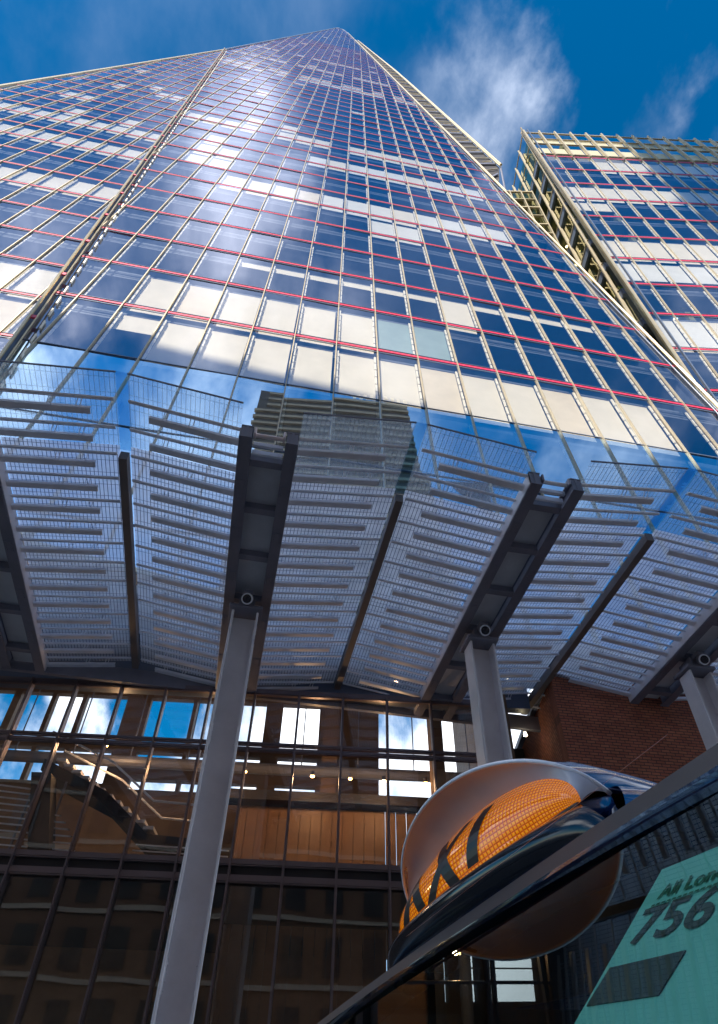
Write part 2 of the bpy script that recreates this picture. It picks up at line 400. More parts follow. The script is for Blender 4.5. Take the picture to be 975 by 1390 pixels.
# second line of cream clips beside the fin
m = MB()
for k in range(110):
    j = -2.6 + k * .26
    if j < 25.6: m.bar(Lf(j, .06, .24), Lf(j + .15, .06, .24), .05, .08, PM.h, PM.n)
m.build('fin_bracket', M_CREAM, tower, stuff=True)
# rail along right edge
m = MB(); m.tube([PM.pt(x, y, .15) for x, y in edgeR], .075, 6); m.build('edge_rail', M_GOLD, tower)
m = MB(); m.tube([PM.pt(x - .13, y, .06) for x, y in edgeR], .03, 6); m.build('edge_rail', M_SPAN, tower)
# rail over the top edges
m = MB(); m.tube([PM.pt(x, y, .05) for x, y in ((4.4, 67.3), (3.0, 73.0), (1.4, 74.3), (-7.13, 26.2))], .14, 6); m.build('edge_rail', M_SPAN, tower)
m = MB(); m.tube([PL.pt(-15.4, -3, .05), PL.pt(-12.5, 11.3, .05), PL.pt(-8.0, 33, .05)], .14, 6); m.build('edge_rail', M_GOLDP, tower)
# ladder-like open corner screen on the right shoulder
def eR(j, off, d):
    for (x0, y0), (x1, y1) in zip(edgeR[:-1], edgeR[1:]):
        if j <= y1: break
    return PM.pt(x0 + (x1 - x0) * (j - y0) / (y1 - y0) + off, j, d)
wid = lambda j: 2.0 if j < 35 else 2.0 - (j - 35) * .052
JJ = (16.8, 24, 30, 36, 44, 51, 58.5)
m = MB(); m.tube([eR(12.6, 2.05, 0)] + [eR(j, wid(j) + .03, 0) for j in JJ], .13, 6); m.build('corner_rail', M_GOLD, tower)
m = MB(); m.tube([eR(12.2, 1.72, .1)] + [eR(j, wid(j) * .86, .1) for j in JJ], .09, 6); m.build('corner_rail', M_GOLD, tower)
m = MB(); m.tube([eR(9.2, .22, .05)] + [eR(j, .22, .05) for j in JJ], .06, 6); m.build('corner_rail', M_GOLDP, tower)
m = MB(); m.tube([eR(12.55, 2.0, -.1), eR(9.3, .25, -.1)], .09, 6); m.build('corner_rail', M_STEELD, tower)
m = MB()
ed = [eR(9.6, .1, -.18), eR(12.4, 1.85, -.18)] + [eR(j, wid(j) * .95, -.18) for j in JJ]
m.prism(ed + [eR(j, .1, -.18) for j in JJ[::-1]], -PM.n * .1); m.build('corner_backing', M_DARK, tower)
for k in range(66):
    j = 10.2 + k * .72
    if j > 56.5: break
    s = MB(); f1 = min(1.0, (j - 9.2) / 3.0)
    if f1 < .2: continue
    s.bar(eR(j - .35, .15, -.05), eR(j + .35, wid(j) * .9 * f1, -.05), .42 if k % 2 else .12, .10, PM.u, PM.n); s.build('corner_rung', M_STEELD if k % 2 else M_GOLDP, tower)
for k in range(26):
    j = 12.4 + k * 1.44
    s = MB(); s.bar(eR(j, wid(j) * .35, .02), eR(j + .45, wid(j) * .8, .02), .10, .10, PM.u, PM.n); s.build('corner_strut', M_GOLD, tower)

# ---------------------------------------------------------------- neighbouring office block
office = thing('office_block', 'square-topped glass office block with gold corner and open roof screen', 'office block', (25, 22, -EYE))
polyR = [(-1.05, -13.5), (20.5, -13.5), (20.5, 3.0), (-1.05, 3.0)]
def blR(i, j, r):
    if j == 2: return (1, M_BLIND) if i >= 2 else (0, None)
    if j == 0: return (1, M_BLIND)
    if j == -3: return (1, M_BLIND)
    if j == -4: return (.74, M_BLIND)
    if j == -6: return (1, M_BLIND)
    if j < -7 and r.random() < .3: return r.choice((.3, 1)), M_BLIND
    if r.random() < .06: return .5, M_BLIND
    return 0, None
cnt = dict(pane=100, blind=100, lamp=60)
# the window bay order runs from the lowest visible row up, so the nearest panes are the separate ones
facade(PR, polyR, office, -1, 20, -13, 3, blR, lambda i, j, r: j > -9 and i >= 1 and j % 3 == 1 and r.random() < .2, cnt, 99, 5.5, 1.2)
m = MB(); m.prism([PR.pt(x, y, -5.6) for x, y in [(-.9, -13.5), (20.5, -13.5), (20.5, 3.0), (-.9, 3.0)]], -PR.n * .9); m.build('core_wall', M_CORE, office)
# corner post, roof screen
m = MB(); m.bar(PR.pt(-1.05, -13.5, .12), PR.pt(-1.05, 5.15, .12), .26, .25, PR.h, PR.n); m.build('corner_post', M_GOLDP, office)
m = MB(); m.bar(PR.pt(-.80, -13.5, .30), PR.pt(-.80, 5.1, .30), .07, .12, PR.h, PR.n); m.build('corner_post', M_SPAN, office)
m = MB(); m.bar(PR.pt(-1.2, -13.5, .38), PR.pt(-1.2, 5.15, .38), .09, .12, PR.h, PR.n); m.build('corner_post', M_GOLD, office)
for i in range(0, 21):
    m = MB(); m.bar(PR.pt(i, 3.0, .08), PR.pt(i, 5.2, .08), .14, .26, PR.h, PR.n); m.build('roof_screen_post', M_GOLDP, office)
for j, h in ((5.12, .14), (4.1, .12), (3.2, .10), (4.55, .05)):
    m = MB(); m.bar(PR.pt(-1.1, j, .0), PR.pt(20.5, j, .0), h, .14, PR.u, PR.n); m.build('roof_screen_rail', M_GOLDP, office)
for i in range(-1, 20):
    for j0, j1 in ((3.22, 3.80), (4.16, 4.62)):
        m = MB(); m.prism([PR.pt(i + .06, j0, -.10), PR.pt(i + .94, j0, -.10), PR.pt(i + .94, j1, -.10), PR.pt(i + .06, j1, -.10)], -PR.n * .05); m.build('louvre_panel', mat('louvre', (.42, .38, .26), .6) if i == -1 and j0 < 4 else bpy.data.materials['louvre'], office)
m = MB(); m.prism([PR.pt(-.9, 3.1, -1.6), PR.pt(20.5, 3.1, -1.6), PR.pt(20.5, 4.9, -1.6), PR.pt(-.9, 4.9, -1.6)], -PR.n * .2); m.build('plant_room_wall', mat('plant_room', (.16, .15, .11), .8, noise=.2), office)
# side face running back from the corner: gold fins, floor bars, dark green glass
XS = 14.72
SY = [17.25 + 1.62 * k for k in range(6)]
zt = PR.pt(0, 5.1)[2]
m = MB(); m.poly([(XS + .12, 17.1, 0), (XS + .12, 25.5, 0), (XS + .12, 25.5, zt - 1.8), (XS + .12, 17.1, zt - 1.8)])
M_AGL = glass('atrium_glass', (.60, .64, .42), (.75, .72, .5), .12, 1.5, 0, .2, .5); m.build('side_glazing', M_AGL, office)
for k, y in enumerate(SY):
    m = MB(); m.bar((XS - .05, y, 0), (XS - .05, y, zt + .2), .09, .22, (0, 1, 0), (1, 0, 0)); m.build('side_fin', M_GOLDP, office)
for k in range(19):
    z = PR.pt(0, 5.1 - k)[2]
    m = MB(); m.bar((XS, 17.1, z), (XS, 25.5, z), .10, .10, (1, 0, 0), (0, 0, 1)); m.build('side_transom', M_GOLDP, office)
    if k > 1:
        m = MB(); m.box(XS + .4, XS + 3.5, 17.6, 25, z - .3, z - .05); m.build('side_floor', mat('olive_soffit', (.22, .22, .10), .7) if k == 2 else bpy.data.materials['olive_soffit'], office)
m = MB(); m.box(XS + 3.5, XS + 3.8, 17.6, 25.5, 0, zt - 1); m.build('side_inner_wall', mat('olive_wall', (.16, .17, .08), .8, noise=.4, nscale=.5), office)
m = MB(); m.box(XS + .1, 46, 22.6, 26, -EYE, zt - 1.8); m.build('rear_block', M_CORE, office)

# glazed link between the towers
link = thing('glazed_link', 'gold framed glass atrium bridging the gap between tower and office block', 'atrium', (12.5, 19.5, -EYE))
YL = 19.6
m = MB(); m.poly([(9.5, YL + .1, 5), (XS - .3, YL + .1, 5), (XS - .3, YL + .1, 59.6), (9.5, YL + .1, 59.6)]); m.build('glazing', M_AGL, link)
for k in range(6):
    x = 9.5 + k * .98
    m = MB(); m.bar((x, YL, 5), (x, YL, 59.8), .10, .24, (1, 0, 0), (0, 1, 0)); m.build('mullion', M_GOLDP, link)
for k in range(30):
    z = 59.6 - k * 1.84
    m = MB(); m.bar((9.4, YL - .02, z), (XS - .3, YL - .02, z), .10 if k % 2 else .18, .16, (0, 0, 1), (0, 1, 0)); m.build('transom', M_GOLDP, link)
for k in range(15):
    z = 59.3 - k * 3.68
    m = MB(); m.box(9.6, XS - .3, YL + .4, YL + 4.5, z - .25, z); m.build('floor', bpy.data.materials['olive_soffit'], link)
m = MB(); m.box(9.4, XS - .3, YL + 4.5, YL + 4.8, 5, 59.6); m.build('rear_wall', bpy.data.materials['olive_wall'], link)
atr = []
lamp_at = [(16.3, 19.0, 51.6, 'third'), (15.6, 19.6, 47.7, 'fourth'), (16.4, 19.0, 44.2, 'fifth'), (16.4, 19.0, 40.3, 'sixth'), (16.6, 19.0, 37.0, 'seventh'), (15.5, 18.7, 33.4, 'lowest')]
for x, y, z, nth in lamp_at:
    m = MB(); m.tube([(x, y, z), (x, y, z + .05), (x, y, z + .14)], [.10, .13, .05], 8); o = m.build('round_lamp', M_BULBW)
    lb = {'third': 'topmost round lamp', 'fourth': 'second round lamp from the top', 'fifth': 'third round lamp from the top', 'sixth': 'round lamp just above the green plant', 'seventh': 'round lamp just below the green plant', 'lowest': 'lowest round lamp'}[nth]
    tag(o, lb + ' inside the gold framed glass corner', 'lamp', 'round lamps in the glazed corner')
for x, y, z, lb in [(13.6, 20.6, 54.7, 'right lamp of the top floor'), (12.6, 20.6, 54.7, 'left lamp of the top floor'), (13.8, 20.8, 51.0, 'right lamp of the second floor down'), (12.7, 21.2, 51.0, 'left lamp of the second floor down'), (13.9, 20.7, 47.4, 'lone lamp of the third floor down')]:
    m = MB(); m.tube([(x, y, z), (x, y, z + .05), (x, y, z + .14)], [.10, .13, .05], 8); o = m.build('round_lamp', M_BULBW)
    tag(o, lb + ' in the atrium between the towers', 'lamp', 'round lamps in the atrium')
# leafy plant in the atrium
pl = thing('indoor_plant', 'small bright green leafy plant inside the gold framed glass corner', 'plant', (15.75, 18.5, 37.1))
m = MB(); m.tube([(15.75, 18.5, 37.1), (15.75, 18.5, 37.5)], [.22, .28], 10); m.build('pot', M_WHITE, pl)
m = MB(); m.tube([(15.75, 18.5, 37.5), (15.78, 18.5, 38.9)], [.04, .02], 6); m.build('stem', M_WOOD, pl)
m = MB()
for k in range(220):
    th = random.uniform(0, 2 * PI); ph = random.uniform(-1, 1); r = random.uniform(.15, .62)
    c = V3((15.75 + r * math.cos(th) * .8, 18.5 + r * math.sin(th) * .7, 38.7 + ph * .75)); a = V3((random.gauss(0, 1), random.gauss(0, 1), random.gauss(0, 1))); a /= np.linalg.norm(a); b = np.cross(a, (0.3, .2, .9)); b /= np.linalg.norm(b)
    m.poly([c - a * .13, c + b * .05, c + a * .13, c - b * .05])
m.build('leaves', mat('leaf_green', (.16, .42, .03), .5), pl)

# ---------------------------------------------------------------- soffit and underside of the tower
SA = PM.pt(0.2, -3.0); SB = PM.pt(16.1, -3.0)
Q = .733; GZ = -EYE / Q
storeh = V3((.99894, .0460, 0.)); so_ = V3((-8.339, 15.624, 4.676)); sn = V3((.0460, -.99894, 0.)); SAA = 1.155; SBB = 2.8345
st = lambda i, z, d=0.: V3((so_ + i * SAA * storeh + d * sn)[:2].tolist() + [z])
zs0 = float(PM.pt(0, -3.5)[2]); FA = PM.pt(.33, -3.5); FB = PM.pt(16.15, -3.5)
sq = lambda i, z, d=0.: V3((st(i, 0, d) * Q)[:2].tolist() + [z])
m = MB(); m.prism([sq(-8, zs0, -.1), sq(13, zs0, -.1), V3((FB[0], FB[1], zs0)), V3((FA[0], FA[1], zs0)), V3((FA[0] - 12, FA[1] + .3, zs0))], (0, 0, .2)); m.build('soffit', mat('tower_soffit', (.5, .54, .6), .45, noise=.1, nscale=.5), tower)
m = MB(); m.prism([sq(-8, 9.12 * Q, -.2), sq(11.4, 9.12 * Q, -.2), sq(11.4, 13.3, -.2), sq(-8, 13.3, -.2)], sn * -.2); m.build('podium_wall', M_SPAN, tower)

# ---------------------------------------------------------------- canopy
UNIT = Q
ch = V3((.985, .1725, 0.)); cv = V3((-.1725, .985, 0.)); cz = V3((0., 0., 1.)); CO = V3((-1.60, 7.262, 9.0))
cp = lambda s, t, z=0.: CO + s * ch + t * cv + z * cz
SP = 5.37; TEND = 8.75
canopy = thing('glass_canopy', 'fritted glass entrance canopy on paired dark steel beams, folded into shallow ridges', 'canopy', (1, 11, 9))
def stripes(name, clear, dark, pale, wline, op_pale, period=.057, lop=1.0):
    m = bpy.data.materials.new(name); m.use_nodes = True; t = m.node_tree; t.nodes.clear(); n = t.nodes.new; l = t.links.new
    o = n('ShaderNodeOutputMaterial'); uv = n('ShaderNodeUVMap'); uv.uv_map = 'UVMap'; sx = n('ShaderNodeSeparateXYZ'); l(uv.outputs[0], sx.inputs[0])
    def mt(op, a, b=None, c=None):
        q = n('ShaderNodeMath'); q.operation = op
        for k, v in enumerate((a, b, c)):
            if v is None: continue
            if isinstance(v, (int, float)): q.inputs[k].default_value = v
            else: l(v, q.inputs[k])
        return q.outputs[0]
    fr = mt('FRACT', mt('DIVIDE', sx.outputs[0], period)); line = mt('GREATER_THAN', fr, 1 - wline)
    fr2 = mt('FRACT', mt('DIVIDE', sx.outputs[1], .325)); l2 = mt('GREATER_THAN', fr2, .965)
    line = mt('MULTIPLY', mt('MAXIMUM', line, l2), lop)
    tr = n('ShaderNodeBsdfTransparent'); tr.inputs[0].default_value = (*clear, 1)
    tl = n('ShaderNodeBsdfTranslucent'); tl.inputs[0].default_value = (*pale, 1); df = n('ShaderNodeBsdfDiffuse'); df.inputs[0].default_value = (*pale, 1)
    m1 = n('ShaderNodeMixShader'); m1.inputs[0].default_value = .3; l(tl.outputs[0], m1.inputs[1]); l(df.outputs[0], m1.inputs[2])
    dn = n('ShaderNodeTexNoise'); dn.inputs['Scale'].default_value = 1.1; dn.inputs['Detail'].default_value = 8; dn.inputs['Roughness'].default_value = .7
    tcd = n('ShaderNodeTexCoord'); l(tcd.outputs['Object'], dn.inputs['Vector'])
    mrd = n('ShaderNodeMapRange'); mrd.inputs['From Min'].default_value = .35; mrd.inputs['From Max'].default_value = .7; mrd.inputs['To Min'].default_value = op_pale * .8; mrd.inputs['To Max'].default_value = min(.9, op_pale * 1.35); l(dn.outputs['Fac'], mrd.inputs['Value'])
    m2 = n('ShaderNodeMixShader'); l(mrd.outputs[0], m2.inputs[0]); l(tr.outputs[0], m2.inputs[1]); l(m1.outputs[0], m2.inputs[2])
    dk = n('ShaderNodeBsdfDiffuse'); dk.inputs[0].default_value = (*dark, 1)
    m3 = n('ShaderNodeMixShader'); l(line, m3.inputs[0]); l(m2.outputs[0], m3.inputs[1]); l(dk.outputs[0], m3.inputs[2])
    gl = n('ShaderNodeBsdfGlossy'); gl.inputs['Roughness'].default_value = .02; 
    m4 = n('ShaderNodeMixShader'); l(schlick(t, .04), m4.inputs[0]); l(m3.outputs[0], m4.inputs[1]); l(gl.outputs[0], m4.inputs[2]); l(m4.outputs[0], o.inputs[0])
    return m
M_FRIT = stripes('fritted_glass', (.72, .84, 1.0), (.13, .15, .22), (.88, .91, 1.0), .18, .68, .074)
M_FRITC = stripes('lightly_fritted_glass', (.88, .95, 1.0), (.42, .47, .55), (.8, .9, 1.0), .16, .20, .085, .45)
ZB, ZR = .34, .62
for k in (-1, 0, 1, 2, 3):
    s0 = SP * k
    tn = 0.0
    for sd in (-1, 1):
        c = s0 + sd * .41
        m = MB(); m.bar(cp(c, tn, .16), cp(c, TEND, .16), .05, .28, ch, cz)
        m.bar(cp(c, tn, .012), cp(c, TEND, .012), .22, .024, ch, cz); m.bar(cp(c, tn, .312), cp(c, TEND, .312), .22, .024, ch, cz)
        m.bar(cp(c, tn + .01, .16), cp(c, tn + .03, .16), .20, .27, ch, cz)
        m.build('beam', M_STEELD, canopy)
        m = MB(); q = s0 + sd * .525; m.bar(cp(q, tn + .05, .165), cp(q, TEND, .165), .012, .268, ch, cz); m.build('beam_web', M_STEEL, canopy)
    for sd in (-1, 1):
        for tt in (1.2, 2.5, 3.9, 5.5, 7.1):
            m = MB(); m.bar(cp(s0 + sd * .41 - .0, tt - .16, -.004), cp(s0 + sd * .41, tt + .16, -.004), .20, .014, ch, cz)
            for bs in (-.06, .06):
                for bt in (-.11, -.04, .04, .11): q = cp(s0 + sd * .41 + bs, tt + bt, -.01); m.tube([q, q - cz * .016], .013, 6)
            m.build('bolted_splice', M_STEELD, canopy)
    ts = [.62, 1.85, 3.25, 4.75, 6.3, 7.9, TEND]
    for a, b in zip(ts[:-1], ts[1:]):
        m = MB(); m.bar(cp(s0, a + .06, .22), cp(s0, b - .03, .22), .60, .02, ch, cz); m.build('soffit_panel', M_SOFF, canopy, bevel=.005)
        m = MB(); m.bar(cp(s0, a - .09, .10), cp(s0, a + .07, .10), .60, .16, ch, cz); m.bar(cp(s0, a - .02, .055), cp(s0, a + .04, .055), .64, .05, ch, cz); m.build('cross_plate', M_STEELD, canopy, bevel=.006)
    m = MB(); m.bar(cp(s0 - .27, .28, .16), cp(s0 + .27, .28, .16), .06, .08, cv, cz); m.bar(cp(s0 - .28, .42, .10), cp(s0 + .28, .42, .10), .05, .10, cv, cz); m.build('cross_tube', M_STEELL, canopy)
    if k in (-1, 0, 1, 2):
        fx = thing('strip_light', ['long pale strip light between the beam tips', '', ''][0], 'light fitting', tuple(cp(s0, .12, .2)), 'strip lights at the canopy beam tips')
        fx['label'] = {-1: 'strip light at the tip of the leftmost canopy beam pair', 0: 'pale pink strip light at the tip of the beam pair above the tall left column', 1: 'grey strip light at the tip of the beam pair above the middle column', 2: 'strip light at the tip of the rightmost canopy beam pair'}[k]
        del fx['group']
        m = MB(); m.tube([cp(s0 - .24, .10, .20), cp(s0 + .24, .10, .20)], .04, 10); m.build('lamp_housing', M_PINK if k == 0 else M_STEELL, fx)
        for sd in (-1, 1):
            m = MB(); m.bar(cp(s0 + sd * .26, .05, .12), cp(s0 + sd * .26, .05, .28), .04, .14, ch, cv); m.build('end_bracket', M_PINK if k == 0 else M_STEELD, fx, bevel=.008)
for k in (-1, 0, 1, 2):
    sA, sB = SP * k + .53, SP * (k + 1) - .53; sm = (sA + sB) / 2
    m = MB(); m.bar(cp(sm, 1.35, ZR - .12), cp(sm, TEND, ZR - .12), .16, .20, ch, cz); m.build('ridge_beam', mat('ridge_steel', (.17, .14, .13), .5) if k == -1 else bpy.data.materials['ridge_steel'], canopy)
    m = MB(); m.poly([cp(sm - .11, -.45, ZR + .03), cp(sm + .11, -.45, ZR + .03), cp(sm + .11, 1.35, ZR + .03), cp(sm - .11, 1.35, ZR + .03)], [(0, 0), (.2, 0), (.2, 1.8), (0, 1.8)])
    m.build('ridge_strip', glass('blue_strip_glass', (.45, .78, .98), (.6, .85, 1), .2) if k == -1 else bpy.data.materials['blue_strip_glass'], canopy)
    for sd in (-1, 1):
        sb = sA if sd < 0 else sB        # beam side
        sr = sm + sd * .10
        zz = lambda s: ZB + (ZR - ZB) * abs(s - sb) / abs(sr - sb)
        L_ = abs(sr - sb)
        for (t0, t1, mm, nm) in ((-.45, 1.20, M_FRITC, 'glass_panel'), (1.215, 5.0, M_FRIT, 'glass_panel'), (5.015, TEND, M_FRIT, 'glass_panel')):
            m = MB(); m.poly([cp(sb, t0, ZB), cp(sr, t0, ZR), cp(sr, t1, ZR), cp(sb, t1, ZB)], [(0, t0), (L_, t0), (L_, t1), (0, t1)]); m.build(nm, mm, canopy)
        m = MB(); m.bar(cp(sb, -.45, ZB + .01), cp(sr, -.45, ZR + .01), .02, .03, cv, cz); m.build('glass_edge', M_STEELD, canopy)
        for q in range(14):
            t = .05 + q * .645
            if t > TEND - .1: break
            e = sr + (-sd) * .0
            s1 = sb + (sr - sb) * .985
            m = MB(); m.tube([cp(sb, t, ZB - .10), cp(s1, t, zz(s1) - .10)], .026, 6); m.tube([cp(sb, t + .055, ZB - .075), cp(s1, t + .055, zz(s1) - .075)], .018, 6)
            m.build('glazing_bar', M_STEEL if q < 1 else M_STEELL, canopy)
            s2 = sb + (sr - sb) * (.80 if q else .80)
            m = MB(); m.bar(cp(sb, t + .27, ZB - .17), cp(s2, t + .27, zz(s2) - .17), .125, .018, cv, cz); m.bar(cp(sb, t + .205, ZB - .145), cp(s2, t + .205, zz(s2) - .145), .014, .06, cv, cz)
            for fr in (.45, .68):
                ss = sb + (sr - sb) * fr
                m.tube([cp(ss, t + .20, zz(ss) - .16), cp(ss + .03, t + .05, zz(ss) - .02)], .008, 5); m.tube([cp(ss + .07, t + .20, zz(ss) - .16), cp(ss + .10, t + .05, zz(ss) - .02)], .008, 5)
            m.build('fin_blade', M_STEEL if q < 1 else M_STEELL, canopy)
    # header along far edge
m = MB(); m.bar(cp(-7.5, TEND + .08, .2), cp(12.5, TEND + .08, .2), .12, .4, cv, cz); m.build('rear_beam', M_STEELD, canopy)

# columns
col_lab = {-1: 'steel column at the far left under the canopy', 0: 'tallest grey steel column running down the picture in front of the glass front', 1: 'grey steel column behind the taxi sign', 2: 'grey steel column in front of the brick wall on the right'}
for k in (0, 1, 2):
    c = cp(SP * k, 4.8, 0); base = (c[0], c[1], GZ)
    col = thing('steel_column', col_lab[k], 'column', base, 'steel columns under the canopy')
    zz0, zz1 = GZ + .12, 8.66
    a0 = V3((c[0], c[1], zz0)); a1 = V3((c[0], c[1], zz1))
    for sd in (-1, 1):
        m = MB(); m.bar(a0 + ch * sd * .265, a1 + ch * sd * .265, .05, .46, ch, cv); m.build('flange', M_STEEL, col, bevel=.01)
    m = MB(); m.bar(a0 + cv * .10, a1 + cv * .10, .48, .05, ch, cv); m.build('web', M_STEEL, col)
    m = MB(); m.bar(V3((c[0], c[1], 8.68)), V3((c[0], c[1], 8.76)), .72, .66, ch, cv); m.bar(V3((c[0], c[1], 8.76)), V3((c[0], c[1], 9.0)), .34, .5, ch, cv); m.build('cap_plate', M_STEELD, col, bevel=.01)
    for zz_ in (2.2, 5.9):
        m = MB()
        for sd in (-1, 1):
            f0 = a0 * 1.0; f0[2] = zz_; m.bar(f0 + ch * sd * .235 - cz * .22, f0 + ch * sd * .235 + cz * .22, .012, .36, ch, cv)
            for bz in (-.16, -.05, .05, .16):
                for by in (-.12, .12):
                    q = f0 + ch * sd * .222 + cv * by + cz * bz; m.tube([q, q - ch * sd * .02], .016, 6)
        m.build('splice_plate', M_STEEL, col)
    m = MB(); m.bar(V3((c[0], c[1], GZ + .12)), V3((c[0], c[1], GZ + .16)), .9, .9, ch, cv); m.build('base_plate', M_STEELD, col)
    cc = cp(SP * k, 4.35, -.02)
    cm = thing('security_camera', {0: 'round security camera at the head of the tall left column', 1: 'round security camera at the head of the middle column behind the taxi sign', 2: 'round security camera at the head of the right column by the brick wall'}[k], 'camera', tuple(cc), 'security cameras on the column heads')
    m = MB(); m.bar(cc + cz * .0 - cv * .05, cc + cz * .0 + cv * .30, .20, .10, ch, cz); m.build('bracket', M_STEELD, cm, bevel=.01)
    ax = V3((-cc[0] * .4, -cc[1], -cc[2])); ax = ax / np.linalg.norm(ax); c0 = cc - cz * .16
    m = MB(); m.tube([c0 - ax * .22, c0 - ax * .12, c0 + ax * .03, c0 + ax * .10], [.06, .125, .13, .125], 20); m.build('housing', M_STEELD, cm, smooth=False)
    m = MB(); m.tube([c0 + ax * .10, c0 + ax * .125], [.125, .12], 20); m.build('bezel', M_STEELL, cm)
    m = MB(); m.tube([c0 + ax * .126, c0 + ax * .135, c0 + ax * .16], [.095, .09, .03], 20); m.build('lens', mat('camera_lens', (.02, .02, .03), .08) if k == 0 else bpy.data.materials['camera_lens'], cm)
c = cp(-SP, 4.8, 0)

# ---------------------------------------------------------------- glass entrance front
store = thing('glass_entrance_front', 'tall glazed station front with slender dark mullions below the canopy', 'glass front', (-2, 15.6, GZ))
IR = 10.55
ZT = [so_[2] + SBB * q for q in (-2.2, -1.0, 0, 1, 1.55)]
for i in range(-4, 11):
    m = MB(); m.bar(st(i, GZ, .04), st(i, 9.1, .04), .055, .20, storeh, sn); m.bar(st(i, GZ, .16), st(i, 9.1, .16), .025, .06, storeh, sn); m.build('mullion', M_ALU, store)
m = MB(); m.bar(st(IR, GZ, .0), st(IR, 9.1, .0), .16, .3, storeh, sn); m.build('mullion', M_ALU, store)
for z, h in ((ZT[1], .14), (ZT[2], .12), (ZT[2] + .32, .10), (ZT[3], .07), (ZT[3] + .14, .05), (9.05, .12)):
    m = MB(); m.bar(st(-4, z, .05), st(IR, z, .05), .16, h, sn, cz); m.bar(st(-4, z - h * .5 - .02, .09), st(IR, z - h * .5 - .02, .09), .06, .02, sn, cz); m.build('transom', M_ALU, store)
m = MB(); m.bar(st(-4, ZT[2] + .16, .01), st(IR, ZT[2] + .16, .01), .04, .26, sn, cz); m.build('spandrel_panel', M_DARK, store)
rr = random.Random(3)
for i in range(-4, 11):
    for (z0, z1) in ((GZ, ZT[1]), (ZT[1], ZT[2]), (ZT[2] + .36, ZT[3]), (ZT[3] + .16, 9.0)):
        e = min(i + 1, IR); j = [rr.uniform(-.004, .004) for _ in range(3)]
        m = MB(); m.poly([st(i, z0, j[0]), st(e, z0, j[1]), st(e, z1, j[2]), st(i, z1, j[0] + j[2] - j[1])]); m.build('window_pane', M_STGL, store)
# hall behind: back wall with openings to the daylight
bwp = lambda x, z, d=0.: V3(((so_ + storeh * (x) - sn * (6.5 + d))[:2]).tolist() + [z])
hx = lambda wx: wx       # metres along the wall from the first mullion
opens = [(-3.35, -2.25), (-2.1, -1.15), (-1.0, .45), (1.3, 2.85), (2.98, 3.85), (4.5, 5.5), (6.1, 7.45), (-6.5, -5.2), (-5.0, -3.6)]
zrow = [(10.62, 12.35), (9.86, 10.34), (9.08, 9.42)]
xs = sorted(set([-12.0, 9.6] + [v for o in opens for v in o])); zs = sorted(set([GZ, 12.75, 9.22] + [v for r_ in zrow for v in r_]))
hall = MB()
for a, b in zip(xs[:-1], xs[1:]):
    for c0_, d0_ in zip(zs[:-1], zs[1:]):
        mx_, mz_ = (a + b) / 2, (c0_ + d0_) / 2
        isx = any(o[0] < mx_ < o[1] for o in opens); isz = any(r_[0] < mz_ < r_[1] for r_ in zrow)
        if mx_ < 1 and 9.05 < mz_ < 9.22: isz = False
        if mx_ < 1 and mz_ > 9.2 and mz_ < 9.9: isz = True
        if not (isx and isz): hall.hexa([bwp(a, c0_), bwp(b, c0_), bwp(b, c0_, .25), bwp(a, c0_, .25), bwp(a, d0_), bwp(b, d0_), bwp(b, d0_, .25), bwp(a, d0_, .25)])
hall.build('rear_wall', M_BROWN, store)
m = MB(); m.prism([st(-7, 12.75, .0), st(12, 12.75, .0), bwp(14, 12.75), bwp(-12, 12.75)], (0, 0, .2)); m.build('hall_ceiling', M_WHITE, store)
m = MB(); m.prism([st(IR + .1, GZ, -.1), st(IR + .1, 12.75, -.1), bwp(IR * SAA + .12, 12.75), bwp(IR * SAA + .12, GZ)], storeh * .2); m.build('hall_end_wall', M_BROWN, store)
m = MB(); m.prism([st(3.6, GZ, -5.0), st(3.85, GZ, -5.0), st(3.85, 13.1, -5.0), st(3.6, 13.1, -5.0)], -sn * .4)
m.prism([st(9.2, GZ, -1.6), st(9.5, GZ, -1.6), st(9.5, 13.1, -1.6), st(9.2, 13.1, -1.6)], -sn * .5)
m.prism([st(6.6, 6.9, -4.0), st(7.0, 6.9, -4.0), st(7.0, 13.1, -4.0), st(6.6, 13.1, -4.0)], -sn * .4); m.build('hall_post', M_BROWN, store)
# boarded wall lower right, as upright timber boards
wb = thing('timber_wall', 'brown upright timber boards lining the hall behind the right-hand glass', 'wall lining', tuple(st(7, GZ, -3.6)))
x = 4.6
while x < IR - .1:
    m = MB(); m.bar(st(x + .13, GZ, -3.6), st(x + .13, 7.6, -3.6), .285, .05, storeh, sn); m.build('board', M_WOOD, wb); x += .26
# dark bulkhead with deep lintel
m = MB(); m.bar(st(3.8, 7.75, -3.4), st(IR, 7.75, -3.4), .5, .26, sn, cz); m.build('bulkhead', M_DARK, store)
m = MB(); m.prism([st(-8, ZT[2] + .05, -.15), st(IR, ZT[2] + .05, -.15), bwp(12, ZT[2] + .05), bwp(-12, ZT[2] + .05)], (0, 0, .25)); m.build('mezzanine_floor', M_DARK, store)
hf = thing('service_duct', 'dark round duct running under the hall ceiling', 'duct', (-4, 19, 8.7))
m = MB(); m.tube([(-11, 19.2, 8.75), (-2, 19.6, 8.7), (5, 19.9, 8.7)], .16, 12); m.build('pipe', M_STEELD, hf)
for k in range(9):
    m = MB(); x = -10 + k * 1.7; y = 19.25 + (x + 11) * .045; m.tube([(x, y, 8.75), (x, y, 12.6)], .02, 6); m.build('hanger', M_STEELD, hf)
tr_ = thing('roof_truss', 'dark steel truss crossing the hall behind the upper left glass', 'truss', (-5, 17.6, 9.9))
